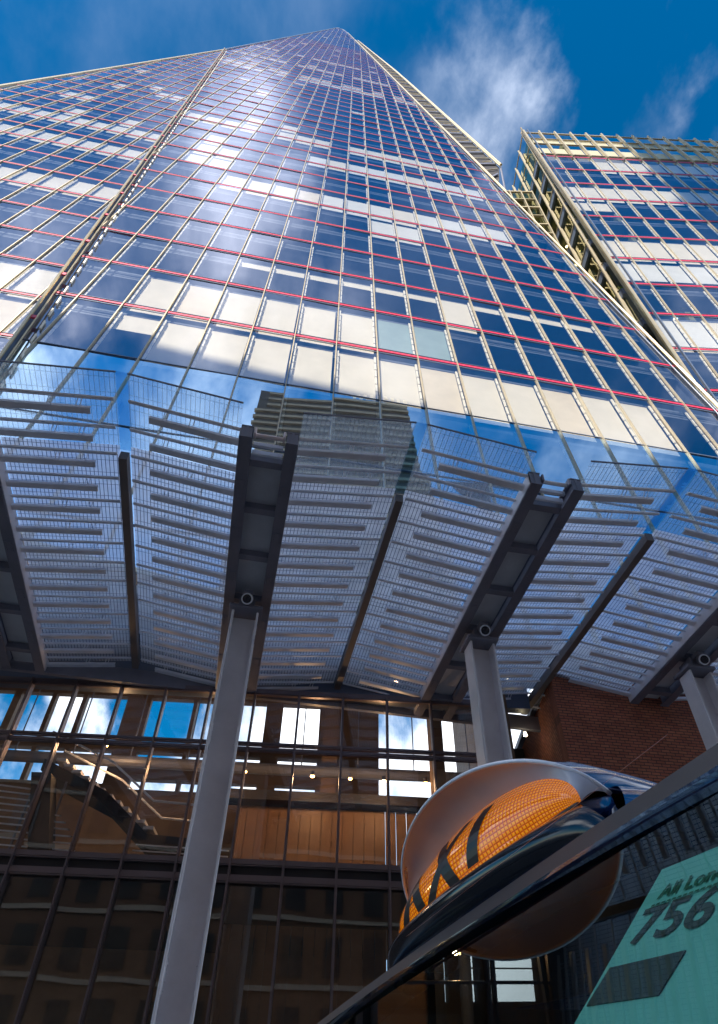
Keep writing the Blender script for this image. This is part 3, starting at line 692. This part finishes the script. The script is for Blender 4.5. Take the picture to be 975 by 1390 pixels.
for z in (10.6, 11.5):
    m = MB(); m.bar((-12, 18.4, z), (5, 19.2, z), .12, .12, (0, 1, 0), (0, 0, 1)); m.build('chord', M_STEELD, tr_)
for k in range(12):
    x = -11.5 + k * 1.4; y = 18.4 + (x + 12) * .047
    m = MB(); m.bar((x, y, 10.6), (x + .7, y + .03, 11.5), .07, .07, (0, 1, 0), (1, 0, 0)); m.bar((x + .7, y + .03, 11.5), (x + 1.4, y + .06, 10.6), .07, .07, (0, 1, 0), (1, 0, 0)); m.build('web_member', M_STEELD, tr_)
cw = thing('counterweight_beam', 'thick dark inclined beam behind the left-hand glass below the stair', 'beam', (-6, 17.2, 5.2))
m = MB(); m.bar((-7.9, 17.2, 7.3), (-7.1, 17.2, 4.9), .5, .5, (1, 0, 0), (0, 1, 0)); m.build('post', M_DARK, cw)
# stair and slatted bulkheads
stair = thing('staircase', 'dark enclosed staircase running diagonally behind the left-hand glass', 'staircase', (-6, 18, 4.9))
Ps = [(-8.2, 18.0, 7.75), (-6.3, 18.0, 6.95), (-5.0, 18.0, 5.95), (-3.6, 18.0, 5.85)]
for a, b in zip(Ps[:-1], Ps[1:]):
    m = MB(); m.bar(a, b, 1.0, .30, (0, 1, 0), (0, 0, 1)); m.build('stringer', M_DARK, stair)
m = MB()
for k in range(12):
    f = k / 12; x = -7.9 + 3.0 * f; z = 7.75 - 1.8 * f; m.box(x, x + .26, 17.55, 18.45, z + .12, z + .2)
m.build('treads', M_STEEL, stair)
for y in (17.4, 18.5):
    m = MB(); m.tube([(-8.2, y, 8.6), (-6.3, y, 7.8), (-5.0, y, 6.85), (-3.6, y, 6.75)], .03, 6); m.build('handrail', M_STEELL, stair)
sl1 = thing('slatted_screen', 'grey slatted screen slanting behind the far left glass panes', 'louvred screen', (-8.3, 17.3, 5.2))
for k in range(13):
    z = 5.25 + k * .165
    m = MB(); m.bar((-10.6, 17.0 + .02 * k, z), (-6.9 - .02 * k * k * .6 + .4, 17.3 + .02 * k, z - .12), .16, .035, (0, 1, .3), (0, 0, 1)); m.build('slat', M_STEELL if k % 2 else M_STEEL, sl1)
m = MB()
for x in (-10.2, -9.2, -8.2, -7.4): m.bar((x, 17.4, 5.1), (x, 17.5, 7.3), .05, .05, (1, 0, 0), (0, 1, 0))
m.build('frame', M_STEELD, sl1)
sl2 = thing('slatted_bulkhead', 'low slatted bulkhead under the landing behind the middle left glass', 'louvred screen', (-4.3, 17, 5.0))
for k in range(7):
    m = MB(); m.bar((-5.1 - k * .05, 17.2, 5.75 - k * .13), (-2.9, 17.3, 5.7 - k * .13), .14, .03, (0, 1, .3), (0, 0, 1)); m.build('slat', M_STEEL, sl2)
# lobby lamps: small warm spots in the hall ceiling line
def lobby_lamp(x, y, z, e, lab):
    t = thing('hall_lamp', lab, 'lamp', (x, y, z), 'small warm lamps inside the hall')
    m = MB(); m.tube([(x, y, z), (x, y, z + .12)], [.07, .05], 10); m.build('shade', M_STEELD, t)
    m = MB(); m.tube([(x, y, z - .03), (x, y, z - .005)], [.045, .05], 10); m.build('bulb', M_BULB, t)
    if e:
        l = bpy.data.lights.new('lamp_light', 'POINT'); l.energy = e; l.color = (1, .6, .3); l.shadow_soft_size = .05
        lo = bpy.data.objects.new('lamp_light', l); COL.objects.link(lo); lo.parent = t; lo.location = (0, 0, -.09)
lamps = [(3.9, 8.07, 9, 'hall lamp nearest the tall left column, on its left'), (4.8, 8.06, 0, 'hall lamp just left of the tall column'), (6.4, 8.02, 10, 'hall lamp just right of the tall column'), (7.3, 8.0, 0, 'hall lamp midway along the right-hand glass'), (8.1, 7.98, 10, 'hall lamp second from the right end of the glass'), (9.1, 7.98, 0, 'hall lamp at the right end of the glass'),
         (1.4, 8.6, 14, 'hall lamp over the staircase, far left')]
for a, z, e, lab in lamps:
    q = st(a, z, -2.2); lobby_lamp(q[0], q[1], z - .1, e, lab)

# ---------------------------------------------------------------- brick building on the right and dark recess
bm_ = bpy.data.materials.new('brickwork'); bm_.use_nodes = True; t = bm_.node_tree; b = t.nodes['Principled BSDF']; b.inputs['Roughness'].default_value = .85
uvn = t.nodes.new('ShaderNodeUVMap'); uvn.uv_map = 'UVMap'; br = t.nodes.new('ShaderNodeTexBrick'); t.links.new(uvn.outputs[0], br.inputs['Vector'])
br.inputs['Color1'].default_value = (.62, .21, .11, 1); br.inputs['Color2'].default_value = (.48, .14, .08, 1); br.inputs['Mortar'].default_value = (.10, .06, .05, 1); br.inputs['Scale'].default_value = 1
br.inputs['Mortar Size'].default_value = .010; br.inputs['Brick Width'].default_value = .225; br.inputs['Row Height'].default_value = .075; br.inputs['Bias'].default_value = .1
nz = t.nodes.new('ShaderNodeTexNoise'); nz.inputs['Scale'].default_value = 1.3; nz.inputs['Detail'].default_value = 6; t.links.new(uvn.outputs[0], nz.inputs['Vector'])
mxx = t.nodes.new('ShaderNodeMix'); mxx.data_type = 'RGBA'; mxx.blend_type = 'MULTIPLY'; mxx.inputs[0].default_value = .75
rp = t.nodes.new('ShaderNodeValToRGB'); rp.color_ramp.elements[0].color = (.45, .45, .45, 1); rp.color_ramp.elements[0].position = .3; rp.color_ramp.elements[1].position = .7; t.links.new(nz.outputs['Fac'], rp.inputs[0])
t.links.new(br.outputs[0], mxx.inputs[6]); t.links.new(rp.outputs[0], mxx.inputs[7]); t.links.new(mxx.outputs[2], b.inputs['Base Color'])
bp = t.nodes.new('ShaderNodeBump'); bp.inputs['Strength'].default_value = .8; bp.inputs['Distance'].default_value = .02; bp.invert = True; t.links.new(br.outputs['Fac'], bp.inputs['Height']); t.links.new(bp.outputs[0], b.inputs['Normal'])
brick = thing('brick_building', 'red brick building corner under the right end of the canopy', 'building', (9, 16, GZ))
def wallq(m, a, b, z0, z1, th):
    a = V3(a, float); b = V3(b, float); L0 = np.linalg.norm(b - a); d = (b - a) / L0; nrm = V3((d[1], -d[0], 0)); 
    p = [V3((*a[:2], z0)), V3((*b[:2], z0)), V3((*b[:2], z1)), V3((*a[:2], z1))]
    m.poly(p, [(0, z0), (L0, z0), (L0, z1), (0, z1)])
    q = [x - nrm * th for x in p]; m.poly(q[::-1], [(0, z0), (L0, z0), (L0, z1), (0, z1)])
    m.poly([p[0], q[0], q[1], p[1]]); m.poly([p[3], p[2], q[2], q[3]]); m.poly([p[0], p[3], q[3], q[0]]); m.poly([p[1], q[1], q[2], p[2]])
m = MB(); wallq(m, (5.25, 15.55, 0), (20, 17.3, 0), GZ, 9.6, .35); m.build('front_wall', bm_, brick)
m = MB(); wallq(m, (5.25, 21, 0), (5.25, 15.9, 0), GZ, 9.6, .35); m.build('side_wall', bm_, brick)
m = MB(); m.prism([(5.1, 15.4, 9.6), (20, 17.15, 9.6), (20, 22, 9.6), (5.1, 21.5, 9.6)], (0, 0, .15)); m.build('roof', M_SPAN, brick)
rec = thing('service_doorway', 'dark recessed passage with small lamps between the glass front and the brick wall', 'passage', (4.6, 18, GZ))
m = MB(); m.box(3.9, 5.6, 19.5, 19.7, GZ, 9.5); m.build('rear_wall', M_DARK, rec)
for x in (4.35, 4.75): m = MB(); m.tube([(x, 19.3, GZ), (x, 19.3, 9)], .05, 8); m.build('pipe', M_WHITE if x > 4.5 else M_STEEL, rec)
for (x, z, lab) in ((4.75, 8.75, 'small lamp high in the dark passage beside the brick wall'), (4.3, 7.7, 'lower small lamp in the dark passage beside the brick wall')):
    m = MB(); m.tube([(x, 17.2, z), (x, 17.2, z + .1)], [.05, .03], 10); o = m.build('wall_lamp', M_BULBW); tag(o, lab, 'lamp', 'lamps in the dark passage')

UNIT = 1.0
# ---------------------------------------------------------------- buildings across the street, behind the camera
bk = thing('terrace_building', 'long brick and stone street building facing the tower, seen only as a reflection', 'building', (-10, -34, -EYE))
HB = 59.7
m = MB(); m.box(-95, 75, -42, -34.4, -EYE, HB); m.build('wall', mat('stone_wall', (.20, .12, .08), .85, noise=.25, nscale=.4), bk)
m = MB(); m.box(-95.3, 75.3, -34.35, -34.0, HB - .7, HB); m.build('cornice', mat('cornice_stone', (.5, .45, .38), .8), bk)
for r_ in range(13):
    z = 2.2 + r_ * 4.2
    m = MB(); m.box(-95, 75, -34.36, -34.2, z - .5, z - .2); m.build('string_course', bpy.data.materials['cornice_stone'], bk)
kk = 0
m_stuff = MB()
for r_ in range(13):
    for c_ in range(-24, 20):
        x = c_ * 3.1; z = 2.4 + r_ * 4.2
        mm = MB() if (abs(c_ + 1) <= 6 and kk < 100) else m_stuff
        mm.box(x - .75, x + .75, -34.38, -34.3, z, z + 2.6)
        if mm is not m_stuff: mm.build('window', mat('street_window', (.04, .05, .06), .1) if kk == 0 else bpy.data.materials['street_window'], bk); kk += 1
m_stuff.build('window', bpy.data.materials['street_window'], bk, stuff=True)
# high-rise reflected in the lower glass
hr = thing('concrete_high_rise', 'dark banded concrete high-rise reflected in the lower glass of the tower', 'high-rise', (21, -56, -EYE))
HZ = 165.0
M_CONC = mat('dark_concrete', (.045, .035, .03), .85, noise=.2, nscale=.3); M_CONL = mat('pale_band', (.19, .15, .11), .8, noise=.15, nscale=.3)
ha = V3((1.9, -53.5, 0)); hb = V3((40.1, -43.0, 0)); hd_ = (hb - ha) / np.linalg.norm(hb - ha); hn = V3((-hd_[1], hd_[0], 0)); hL = float(np.linalg.norm(hb - ha))
hp = lambda x, y, z: ha + hd_ * x + hn * y + V3((0, 0, z))
m = MB(); m.hexa([hp(0, 0, -EYE), hp(hL, 0, -EYE), hp(hL, -22, -EYE), hp(0, -22, -EYE), hp(0, 0, HZ), hp(hL, 0, HZ), hp(hL, -22, HZ), hp(0, -22, HZ)]); m.build('wall', M_CONC, hr)
for k in range(44):
    z = HZ - 2.6 - k * 3.7; o_ = -.35 if k > 2 else 2.5
    m = MB(); m.hexa([hp(o_, .6, z), hp(hL, .6, z), hp(hL, -.2, z), hp(o_, -.2, z), hp(o_, .6, z + 1.1), hp(hL, .6, z + 1.1), hp(hL, -.2, z + 1.1), hp(o_, -.2, z + 1.1)]); m.build('floor_band', M_CONL, hr)
for k in range(9):
    m = MB(); x = hL - 16 + k * 1.8; m.hexa([hp(x, .9, HZ - 1.2), hp(x + .9, .9, HZ - 1.2), hp(x + .9, .65, HZ - 1.2), hp(x, .65, HZ - 1.2), hp(x, .9, HZ + .6), hp(x + .9, .9, HZ + .6), hp(x + .9, .65, HZ + .6), hp(x, .65, HZ + .6)]); m.build('parapet_panel', M_WHITE, hr)

# ---------------------------------------------------------------- taxi
TA = V3((0.0785, 0.942, 0.2)); TW = V3((.2691, -.9631, 0.)); TF = V3((-.9631, -.2691, 0.))
T = lambda w_, z_, f_: TA + w_ * TW + z_ * cz + f_ * TF
WC = .09
M_PAINT = mat('midnight_blue_paint', (.015, .045, .15), .09, .0, spec=.8); M_TRIM = mat('black_trim', (.012, .012, .014), .35)
cb = M_PAINT.node_tree.nodes['Principled BSDF']; cb.inputs['Coat Weight'].default_value = 1; cb.inputs['Coat Roughness'].default_value = .02
M_GREY = mat('sign_hood_grey', (.50, .52, .60), .38, noise=.08, nscale=12)
taxi = thing('taxi', 'dark blue taxi with a lit orange roof sign, close at the lower right', 'taxi', tuple(T(WC, -1.75, -1.4)))
ZG = -EYE - .2 + .0   # road level relative to header
CW = .80
def prof(zc, drop, hw):       # cross-curved line across the car
    return lambda u: (WC + hw * (2 * u - 1), zc - drop * abs(2 * u - 1) ** 2.6)
# roof shell
def roof(u, v):
    w_ = WC + CW * (2 * u - 1); e = abs(2 * u - 1)
    f_ = -.05 - v * 2.33
    z_ = .029 - .036 * e ** 2 + .075 * math.sin(min(1, v * 2.2 + .05) * PI / 2) - .11 * e ** 5 - .05 * max(0, v - .8) * 5 * v 
    return T(w_, z_, f_)
m = MB(); m.grid(roof, 40, 24)
m.build('roof', M_PAINT, taxi, smooth=True)
m = MB(); m.grid(lambda u, v: V3(roof(u, v)) - cz * .045, 40, 12); m.build('headlining', M_TRIM, taxi, smooth=True)
# header rail
hd = lambda u: (WC + CW * (2 * u - 1), -.018 * abs(2 * u - 1) ** 2 * 2)
RP = [(.030, -.052), (.027, -.036), (.020, -.020), (.010, -.008), (-.004, .0), (-.013, .003)]
def rail(u, v):
    w_, z_ = hd(u); k = min(4, int(v * 5)); fr = v * 5 - k
    return T(w_, z_ + RP[k][0] * (1 - fr) + RP[k + 1][0] * fr, RP[k][1] * (1 - fr) + RP[k + 1][1] * fr)
m = MB(); m.grid(rail, 40, 15); m.build('windscreen_header', M_PAINT, taxi, smooth=True)
TT = math.radians(43); TU = V3(-TF * math.sin(TT) + cz * math.cos(TT)); TN = V3(TF * math.cos(TT) + cz * math.sin(TT))
S2 = lambda w_, u_, d_=0.: TA + w_ * TW + u_ * TU + d_ * TN
wz = lambda w_: -.036 * abs((w_ - WC) / CW) ** 2
# seal
m = MB(); m.grid(lambda u, v: S2(WC + CW * (2 * u - 1), wz(WC + CW * (2 * u - 1)) - .006 - .030 * v, .006), 40, 1); m.build('rubber_seal', M_BLACK, taxi)
m = MB(); m.grid(lambda u, v: S2(WC + CW * (2 * u - 1), wz(WC + CW * (2 * u - 1)) - .012 - .60 * v, .0), 40, 10)
M_WS = glass('windscreen_glass', (.62, .80, .74), (.42, .50, .50), .05, 1.5, .0)
M_PRIV = glass('privacy_glass', (.06, .07, .07), (.8, .85, .85), .05)
m.build('windscreen', M_WS, taxi, smooth=True)
m = MB(); m.hexa([T(WC - .76, -1.4, -.95), T(WC + .76, -1.4, -.95), T(WC + .76, -1.4, -1.02), T(WC - .76, -1.4, -1.02), T(WC - .74, -.07, -.95), T(WC + .74, -.07, -.95), T(WC + .74, -.07, -1.02), T(WC - .74, -.07, -1.02)]); m.build('partition', M_TRIM, taxi)
# fine interior lining seen through the glass, the dashboard, the bonnet, pillars, doors and wheels
m = MB(); m.hexa([S2(WC - .75, -.62, -.05), S2(WC + .75, -.62, -.05), T(WC + .75, -.5, -.7), T(WC - .75, -.5, -.7), S2(WC - .75, -.58, -.03), S2(WC + .75, -.58, -.03), T(WC + .75, -.42, -.7), T(WC - .75, -.42, -.7)]); m.build('dashboard', M_TRIM, taxi)
for sd in (-1, 1):
    e = WC + sd * CW
    m = MB(); m.bar(S2(e, -.03, -.01), S2(e + sd * .05, -.66, -.01), .07, .07, TW, TN); m.build('pillar', M_PAINT, taxi, bevel=.012)
    m = MB(); m.bar(T(e + sd * .02, -.05, -.95), T(e + sd * .06, -.62, -.95), .05, .10, TW, TF); m.bar(T(e + sd * .02, -.10, -2.3), T(e + sd * .06, -.62, -2.45), .06, .14, TW, TF); m.build('pillar', M_PAINT, taxi, bevel=.012)
    for (fa, fb) in ((.10, -.92), (-.98, -2.3)):
        m = MB(); m.poly([T(e + sd * .05, -.62, fa + .25 if fa > 0 else fa), T(e + sd * .05, -.62, fb), T(e + sd * .01, -.09, fb), T(e + sd * .01, -.09, fa - .15 if fa > 0 else fa)]); m.build('side_window', M_PRIV, taxi)
        d = MB(); d.prism([T(e + sd * .06, -.63, fa + .25 if fa > 0 else fa), T(e + sd * .06, -.63, fb), T(e + sd * .07, -1.45, fb), T(e + sd * .07, -1.45, fa + .25 if fa > 0 else fa)], TW * .04 * sd); do = d.build('door', M_PAINT, taxi, bevel=.01)
        h_ = MB(); h_.bar(T(e + sd * .115, -.78, fb + .12), T(e + sd * .115, -.78, fb + .28), .03, .03, TW, cz); h_.build('handle', M_STEELL, do)
def bonnet(u, v):
    w_ = WC + .76 * (2 * u - 1); e = abs(2 * u - 1); return T(w_, -.56 - .16 * v ** 1.5 - .08 * e ** 4 - .55 * max(0, v - .92) * 8 * 1.0, .42 + 1.05 * v)
m = MB(); m.grid(bonnet, 24, 20); m.build('bonnet', M_PAINT, taxi, smooth=True)
m = MB(); m.hexa([T(WC - .84, -1.5, 1.5), T(WC + .84, -1.5, 1.5), T(WC + .84, -1.5, -2.6), T(WC - .84, -1.5, -2.6), T(WC - .78, -.78, 1.45), T(WC + .78, -.78, 1.45), T(WC + .82, -.66, -2.6), T(WC - .82, -.66, -2.6)]); m.build('body', M_PAINT, taxi, bevel=.05)
m = MB(); m.hexa([T(WC - .79, -.66, -2.45), T(WC + .79, -.66, -2.45), T(WC + .79, -.66, -2.52), T(WC - .79, -.66, -2.52), T(WC - .74, -.05, -2.32), T(WC + .74, -.05, -2.32), T(WC + .74, -.05, -2.38), T(WC - .74, -.05, -2.38)]); m.build('rear_window', M_PRIV, taxi)
for f_ in (.95, -1.85):
    for sd in (-1, 1):
        c0 = T(WC + sd * .74, -1.43, f_)
        m = MB(); m.tube([c0, c0 + TW * sd * .02, c0 + TW * sd * .17, c0 + TW * sd * .19], [.28, .32, .32, .28], 28); wo = m.build('wheel', M_BLACK, taxi)
        m = MB(); m.tube([c0 + TW * sd * .185, c0 + TW * sd * .20], [.20, .17], 24); m.build('rim', M_STEELL, wo)
for sd in (-1, 1):
    c0 = T(WC + sd * .6, -.92, 1.46)
    m = MB(); m.tube([c0, c0 + TF * .06, c0 + TF * .09], [.13, .12, .06], 20); m.build('headlight', M_WHITE, taxi)
# wiper resting low is out of sight; licence card inside the screen
K0 = V3(S2(.562, -.102, -.004)); kx = V3(TW * math.cos(-.14) + TU * math.sin(-.14)); ky = V3(-TW * math.sin(-.14) + TU * math.cos(-.14))
cpx = lambda a, b_, d_=0.: K0 + kx * a + ky * b_ + TN * d_
M_CARD = mat('teal_card', (.24, .66, .60), .6, noise=.06, nscale=20)
card = MB(); card.prism([cpx(0, 0), cpx(.15, 0), cpx(.15, -.115), cpx(-.0, -.115)], -TN * .0008); cardo = card.build('licence_card', M_CARD, taxi)
M_INK = mat('card_ink', (.012, .035, .035), .6); M_INKG = mat('card_green_ink', (.0, .14, .08), .6)
def text_obj(s, size, place, mtl, name, parent, sx=1., shear=0., bold=0.):
    c = bpy.data.curves.new(name, 'FONT'); c.body = s; c.size = 1; c.offset = bold; c.shear = shear; c.extrude = 0
    o = bpy.data.objects.new(name, c); COL.objects.link(o)
    dg = bpy.context.evaluated_depsgraph_get(); me = bpy.data.meshes.new_from_object(o.evaluated_get(dg)); bpy.data.objects.remove(o)
    o3 = V3(parent['_o'])
    for v in me.vertices: v.co = Vector((V3(place(v.co.x * size * sx, v.co.y * size)) - o3).tolist())
    me.materials.clear(); me.materials.append(mtl)
    r = bpy.data.objects.new(name, me); COL.objects.link(r); r.parent = parent; return r
text_obj('756', .030, lambda a, b_: cpx(a + .010, b_ - .050, .0006), M_INK, 'number', cardo, 1.5, -.05, .02)
text_obj('All London', .0125, lambda a, b_: cpx(a + .016, b_ - .024, .0006), M_INKG, 'heading', cardo, 1.3, -.05, .015)
m = MB()
for r_ in range(1):
    for q in range(26):
        a = .014 + q * .0047; m.poly([cpx(a, -.0285, .0006), cpx(a + .0034, -.0285, .0006), cpx(a + .0036, -.0272, .0006), cpx(a + .0002, -.0272, .0006)])
m.build('rule', M_INKG, cardo)
m = MB(); m.prism([cpx(.006, -.062, .0002), cpx(.070, -.062, .0002), cpx(.066, -.082, .0002), cpx(.004, -.082, .0002)], TN * .0004); m.build('dark_band', M_INK, cardo)

# roof sign
sign = MB()
def arc(wc, hw, z0, hz, f0, fz):
    return lambda s: (wc - hw * math.cos(PI * s), z0 + hz * math.sin(PI * s), f0 + fz * math.sin(PI * s))
hoodA = arc(.098, .245, .066, .076, -.078, .085); lensT = arc(.090, .250, .057, .068, -.046, .002)
lensB = lambda s: (.086 - .250 * math.cos(PI * s), .056 - .004 * math.sin(PI * s), -.046 + .012 * math.sin(PI * s))
def lens(s, v, off=0.):
    a, b_ = V3(lensB(s)), V3(lensT(s)); p = a * (1 - v) + b_ * v; bulge = .016 * math.sin(PI * v) * math.sin(PI * s) ** .7
    return T(p[0], p[1], p[2] + bulge + off)
lm = bpy.data.materials.new('orange_prism_lens'); lm.use_nodes = True; t = lm.node_tree; b = t.nodes['Principled BSDF']; n = t.nodes.new; l = t.links.new
uvn = n('ShaderNodeUVMap'); uvn.uv_map = 'UVMap'; sx = n('ShaderNodeSeparateXYZ'); l(uvn.outputs[0], sx.inputs[0])
def mt(op, a, b_=None):
    q = n('ShaderNodeMath'); q.operation = op
    for k, v in enumerate((a, b_)):
        if v is None: continue
        if isinstance(v, (int, float)): q.inputs[k].default_value = v
        else: l(v, q.inputs[k])
    return q.outputs[0]
fx = mt('ABSOLUTE', mt('SUBTRACT', mt('FRACT', sx.outputs[0]), .5)); fy = mt('ABSOLUTE', mt('SUBTRACT', mt('FRACT', sx.outputs[1]), .5))
hgt = mt('MAXIMUM', fx, fy)
cr = n('ShaderNodeValToRGB'); e = cr.color_ramp.elements; e[0].position = .05; e[0].color = (1, .44, .01, 1); e[1].position = .5; e[1].color = (.42, .06, .0, 1); x_ = cr.color_ramp.elements.new(.33); x_.color = (1, .23, .003, 1)
l(mt('MULTIPLY', hgt, 1.0), cr.inputs[0]); l(cr.outputs[0], b.inputs['Base Color']); b.inputs['Roughness'].default_value = .12; b.inputs['Coat Weight'].default_value = .8
bp = n('ShaderNodeBump'); bp.inputs['Strength'].default_value = .9; bp.inputs['Distance'].default_value = .003; bp.invert = True; l(hgt, bp.inputs['Height']); l(bp.outputs[0], b.inputs['Normal'])
l(cr.outputs[0], b.inputs['Emission Color']); b.inputs['Emission Strength'].default_value = .16
so2 = MB(); so2.grid(lambda s, v: lens(s, v), 64, 12, (84, 15)); 
# fairing body under and behind the lens
def fair(s, v):
    a = V3(lensB(s)); sn_ = math.sin(PI * s)
    end = V3((.09 - .30 * math.cos(PI * s), .010, -.050 + .034 * sn_))
    c_ = a * (1 - v) + end * v; c_[2] += .020 * math.sin(PI * v) * (.3 + sn_) ; c_[1] += .006 * math.sin(PI * v)
    return T(*c_)
m = MB(); m.grid(fair, 48, 10); sb = m.build('roof_sign_base', mat('sign_base_black', (.012, .014, .02), .12), taxi, smooth=True)
def under(s, v):
    a, b_ = V3(lensT(s)), V3(hoodA(s)); p = a * (1 - v) + b_ * v; p[1] += .006 * math.sin(PI * v); return T(*p)
m = MB(); m.grid(under, 64, 8); m.build('hood_underside', M_GREY, taxi, smooth=True)
def dome(s, v):
    b_ = V3(hoodA(s)); sn_ = math.sin(PI * s); a = v * PI / 2
    f1 = -.36; p = V3((b_[0] * math.cos(a * .55) + (.09) * (1 - math.cos(a * .55)), .02 + (b_[1] + .006 - .02) * math.cos(a) ** .8 + .0, b_[2] + (f1 - b_[2]) * math.sin(a)))
    if v == 0: p = V3((b_[0], b_[1] + .0005, b_[2]))
    return T(*p)
m = MB(); m.grid(dome, 64, 16); m.build('roof_sign_hood', M_PAINT, taxi, smooth=True)
def body(u, v):
    th = 2 * PI * u; ph = v * PI / 2; sg = lambda x, p: math.copysign(abs(x) ** p, x)
    return T(.09 + .325 * sg(math.cos(th), .9) * math.cos(ph) ** .8, .004 + .085 * math.sin(ph), -.255 + .205 * sg(math.sin(th), .9) * math.cos(ph) ** .8)
m = MB(); m.grid(body, 48, 12); m.build('roof_sign_body', M_PAINT, taxi, smooth=True)
m = MB(); m.tube([T(*hoodA(k / 60)) for k in range(61)], .0022, 6); m.build('hood_rim', M_STEELL, taxi, smooth=True)
def base_line(v, sg):
    P0, P1, P2, P3 = (V3((.09 + sg * x, z, f)) for x, z, f in ((.30, .010, -.050), (.40, .006, -.12), (.36, .0, -.34), (.10, .0, -.42)))
    return P0 * (1 - v) ** 3 + 3 * P1 * v * (1 - v) ** 2 + 3 * P2 * v * v * (1 - v) + P3 * v ** 3
def dome_l(s, v):
    b_ = V3(hoodA(s)); a = v * PI / 2; f1 = -.36
    return V3((b_[0] * math.cos(a * .55) + .09 * (1 - math.cos(a * .55)), .02 + (b_[1] + .006 - .02) * math.cos(a) ** .8, b_[2] + (f1 - b_[2]) * math.sin(a)))
for sg, s_ in ((-1, 0.0), (1, 1.0)):
    m = MB(); m.grid(lambda u, v: T(*(dome_l(s_, v) * (1 - u) + base_line(v, sg) * u + V3((sg * .012, .012, 0)) * math.sin(PI * u))), 10, 16)
    L1, H1, B1 = V3(lensB(s_)), V3(hoodA(s_)), base_line(0, sg)
    m.poly([T(*L1), T(*B1), T(*H1)]); m.poly([T(*V3(lensT(s_))), T(*L1), T(*H1)])
    m.build('hood_cheek', M_PAINT, taxi, smooth=True)
lo = so2.build('sign_lens', lm, taxi, smooth=True)
m = MB(); m.tube([T(*lensB(k / 60)) for k in range(61)], .0025, 6); m.build('lens_bezel', M_TRIM, taxi, smooth=True)
# letters T A X I laid on the lens
def strokes(lines, wd):
    m = MB()
    for (x0_, z0_, x1_, z1_) in lines:
        nseg = 8; dx, dz = x1_ - x0_, z1_ - z0_; L0 = math.hypot(dx, dz * .8); nx, nz_ = -dz * .8 / L0 * wd / 2, dx / L0 * wd / 2 / .8
        for k in range(nseg):
            q = []
            for (tt, sg) in ((k / nseg, -1), ((k + 1) / nseg, -1), ((k + 1) / nseg, 1), (k / nseg, 1)):
                X = x0_ + dx * tt + nx * sg; Zv = z0_ + dz * tt + nz_ * sg
                s_ = math.acos(max(-1, min(1, (.088 - X) / .250))) / PI; q.append(lens(s_, max(.02, min(.98, Zv)), .0012))
            m.poly(q)
    return m
LH = (.16, .80)
letters = {'T': [(-.160, .82, -.100, .86), (-.155, .14, -.130, .84)], 'A': [(-.105, .14, -.055, .86), (-.055, .86, -.035, .14), (-.085, .38, -.045, .38)],
           'X': [(.000, .12, .118, .88), (.040, .88, .078, .10)], 'I': [(.135, .14, .172, .88)]}
for k_, ls in letters.items():
    strokes(ls, .030).build('letter', M_TRIM, lo)
# reflector strip and roof-front lip
m = MB(); m.grid(lambda u, v: T(.02 + .52 * u, .0145 + .003 * v, .0155 - .004 * v), 20, 1); m.build('roof_lip_trim', mat('red_trim', (.35, .08, .04), .3), taxi)

# drop the helper property
for o in bpy.data.objects:
    if '_o' in o: del o['_o']
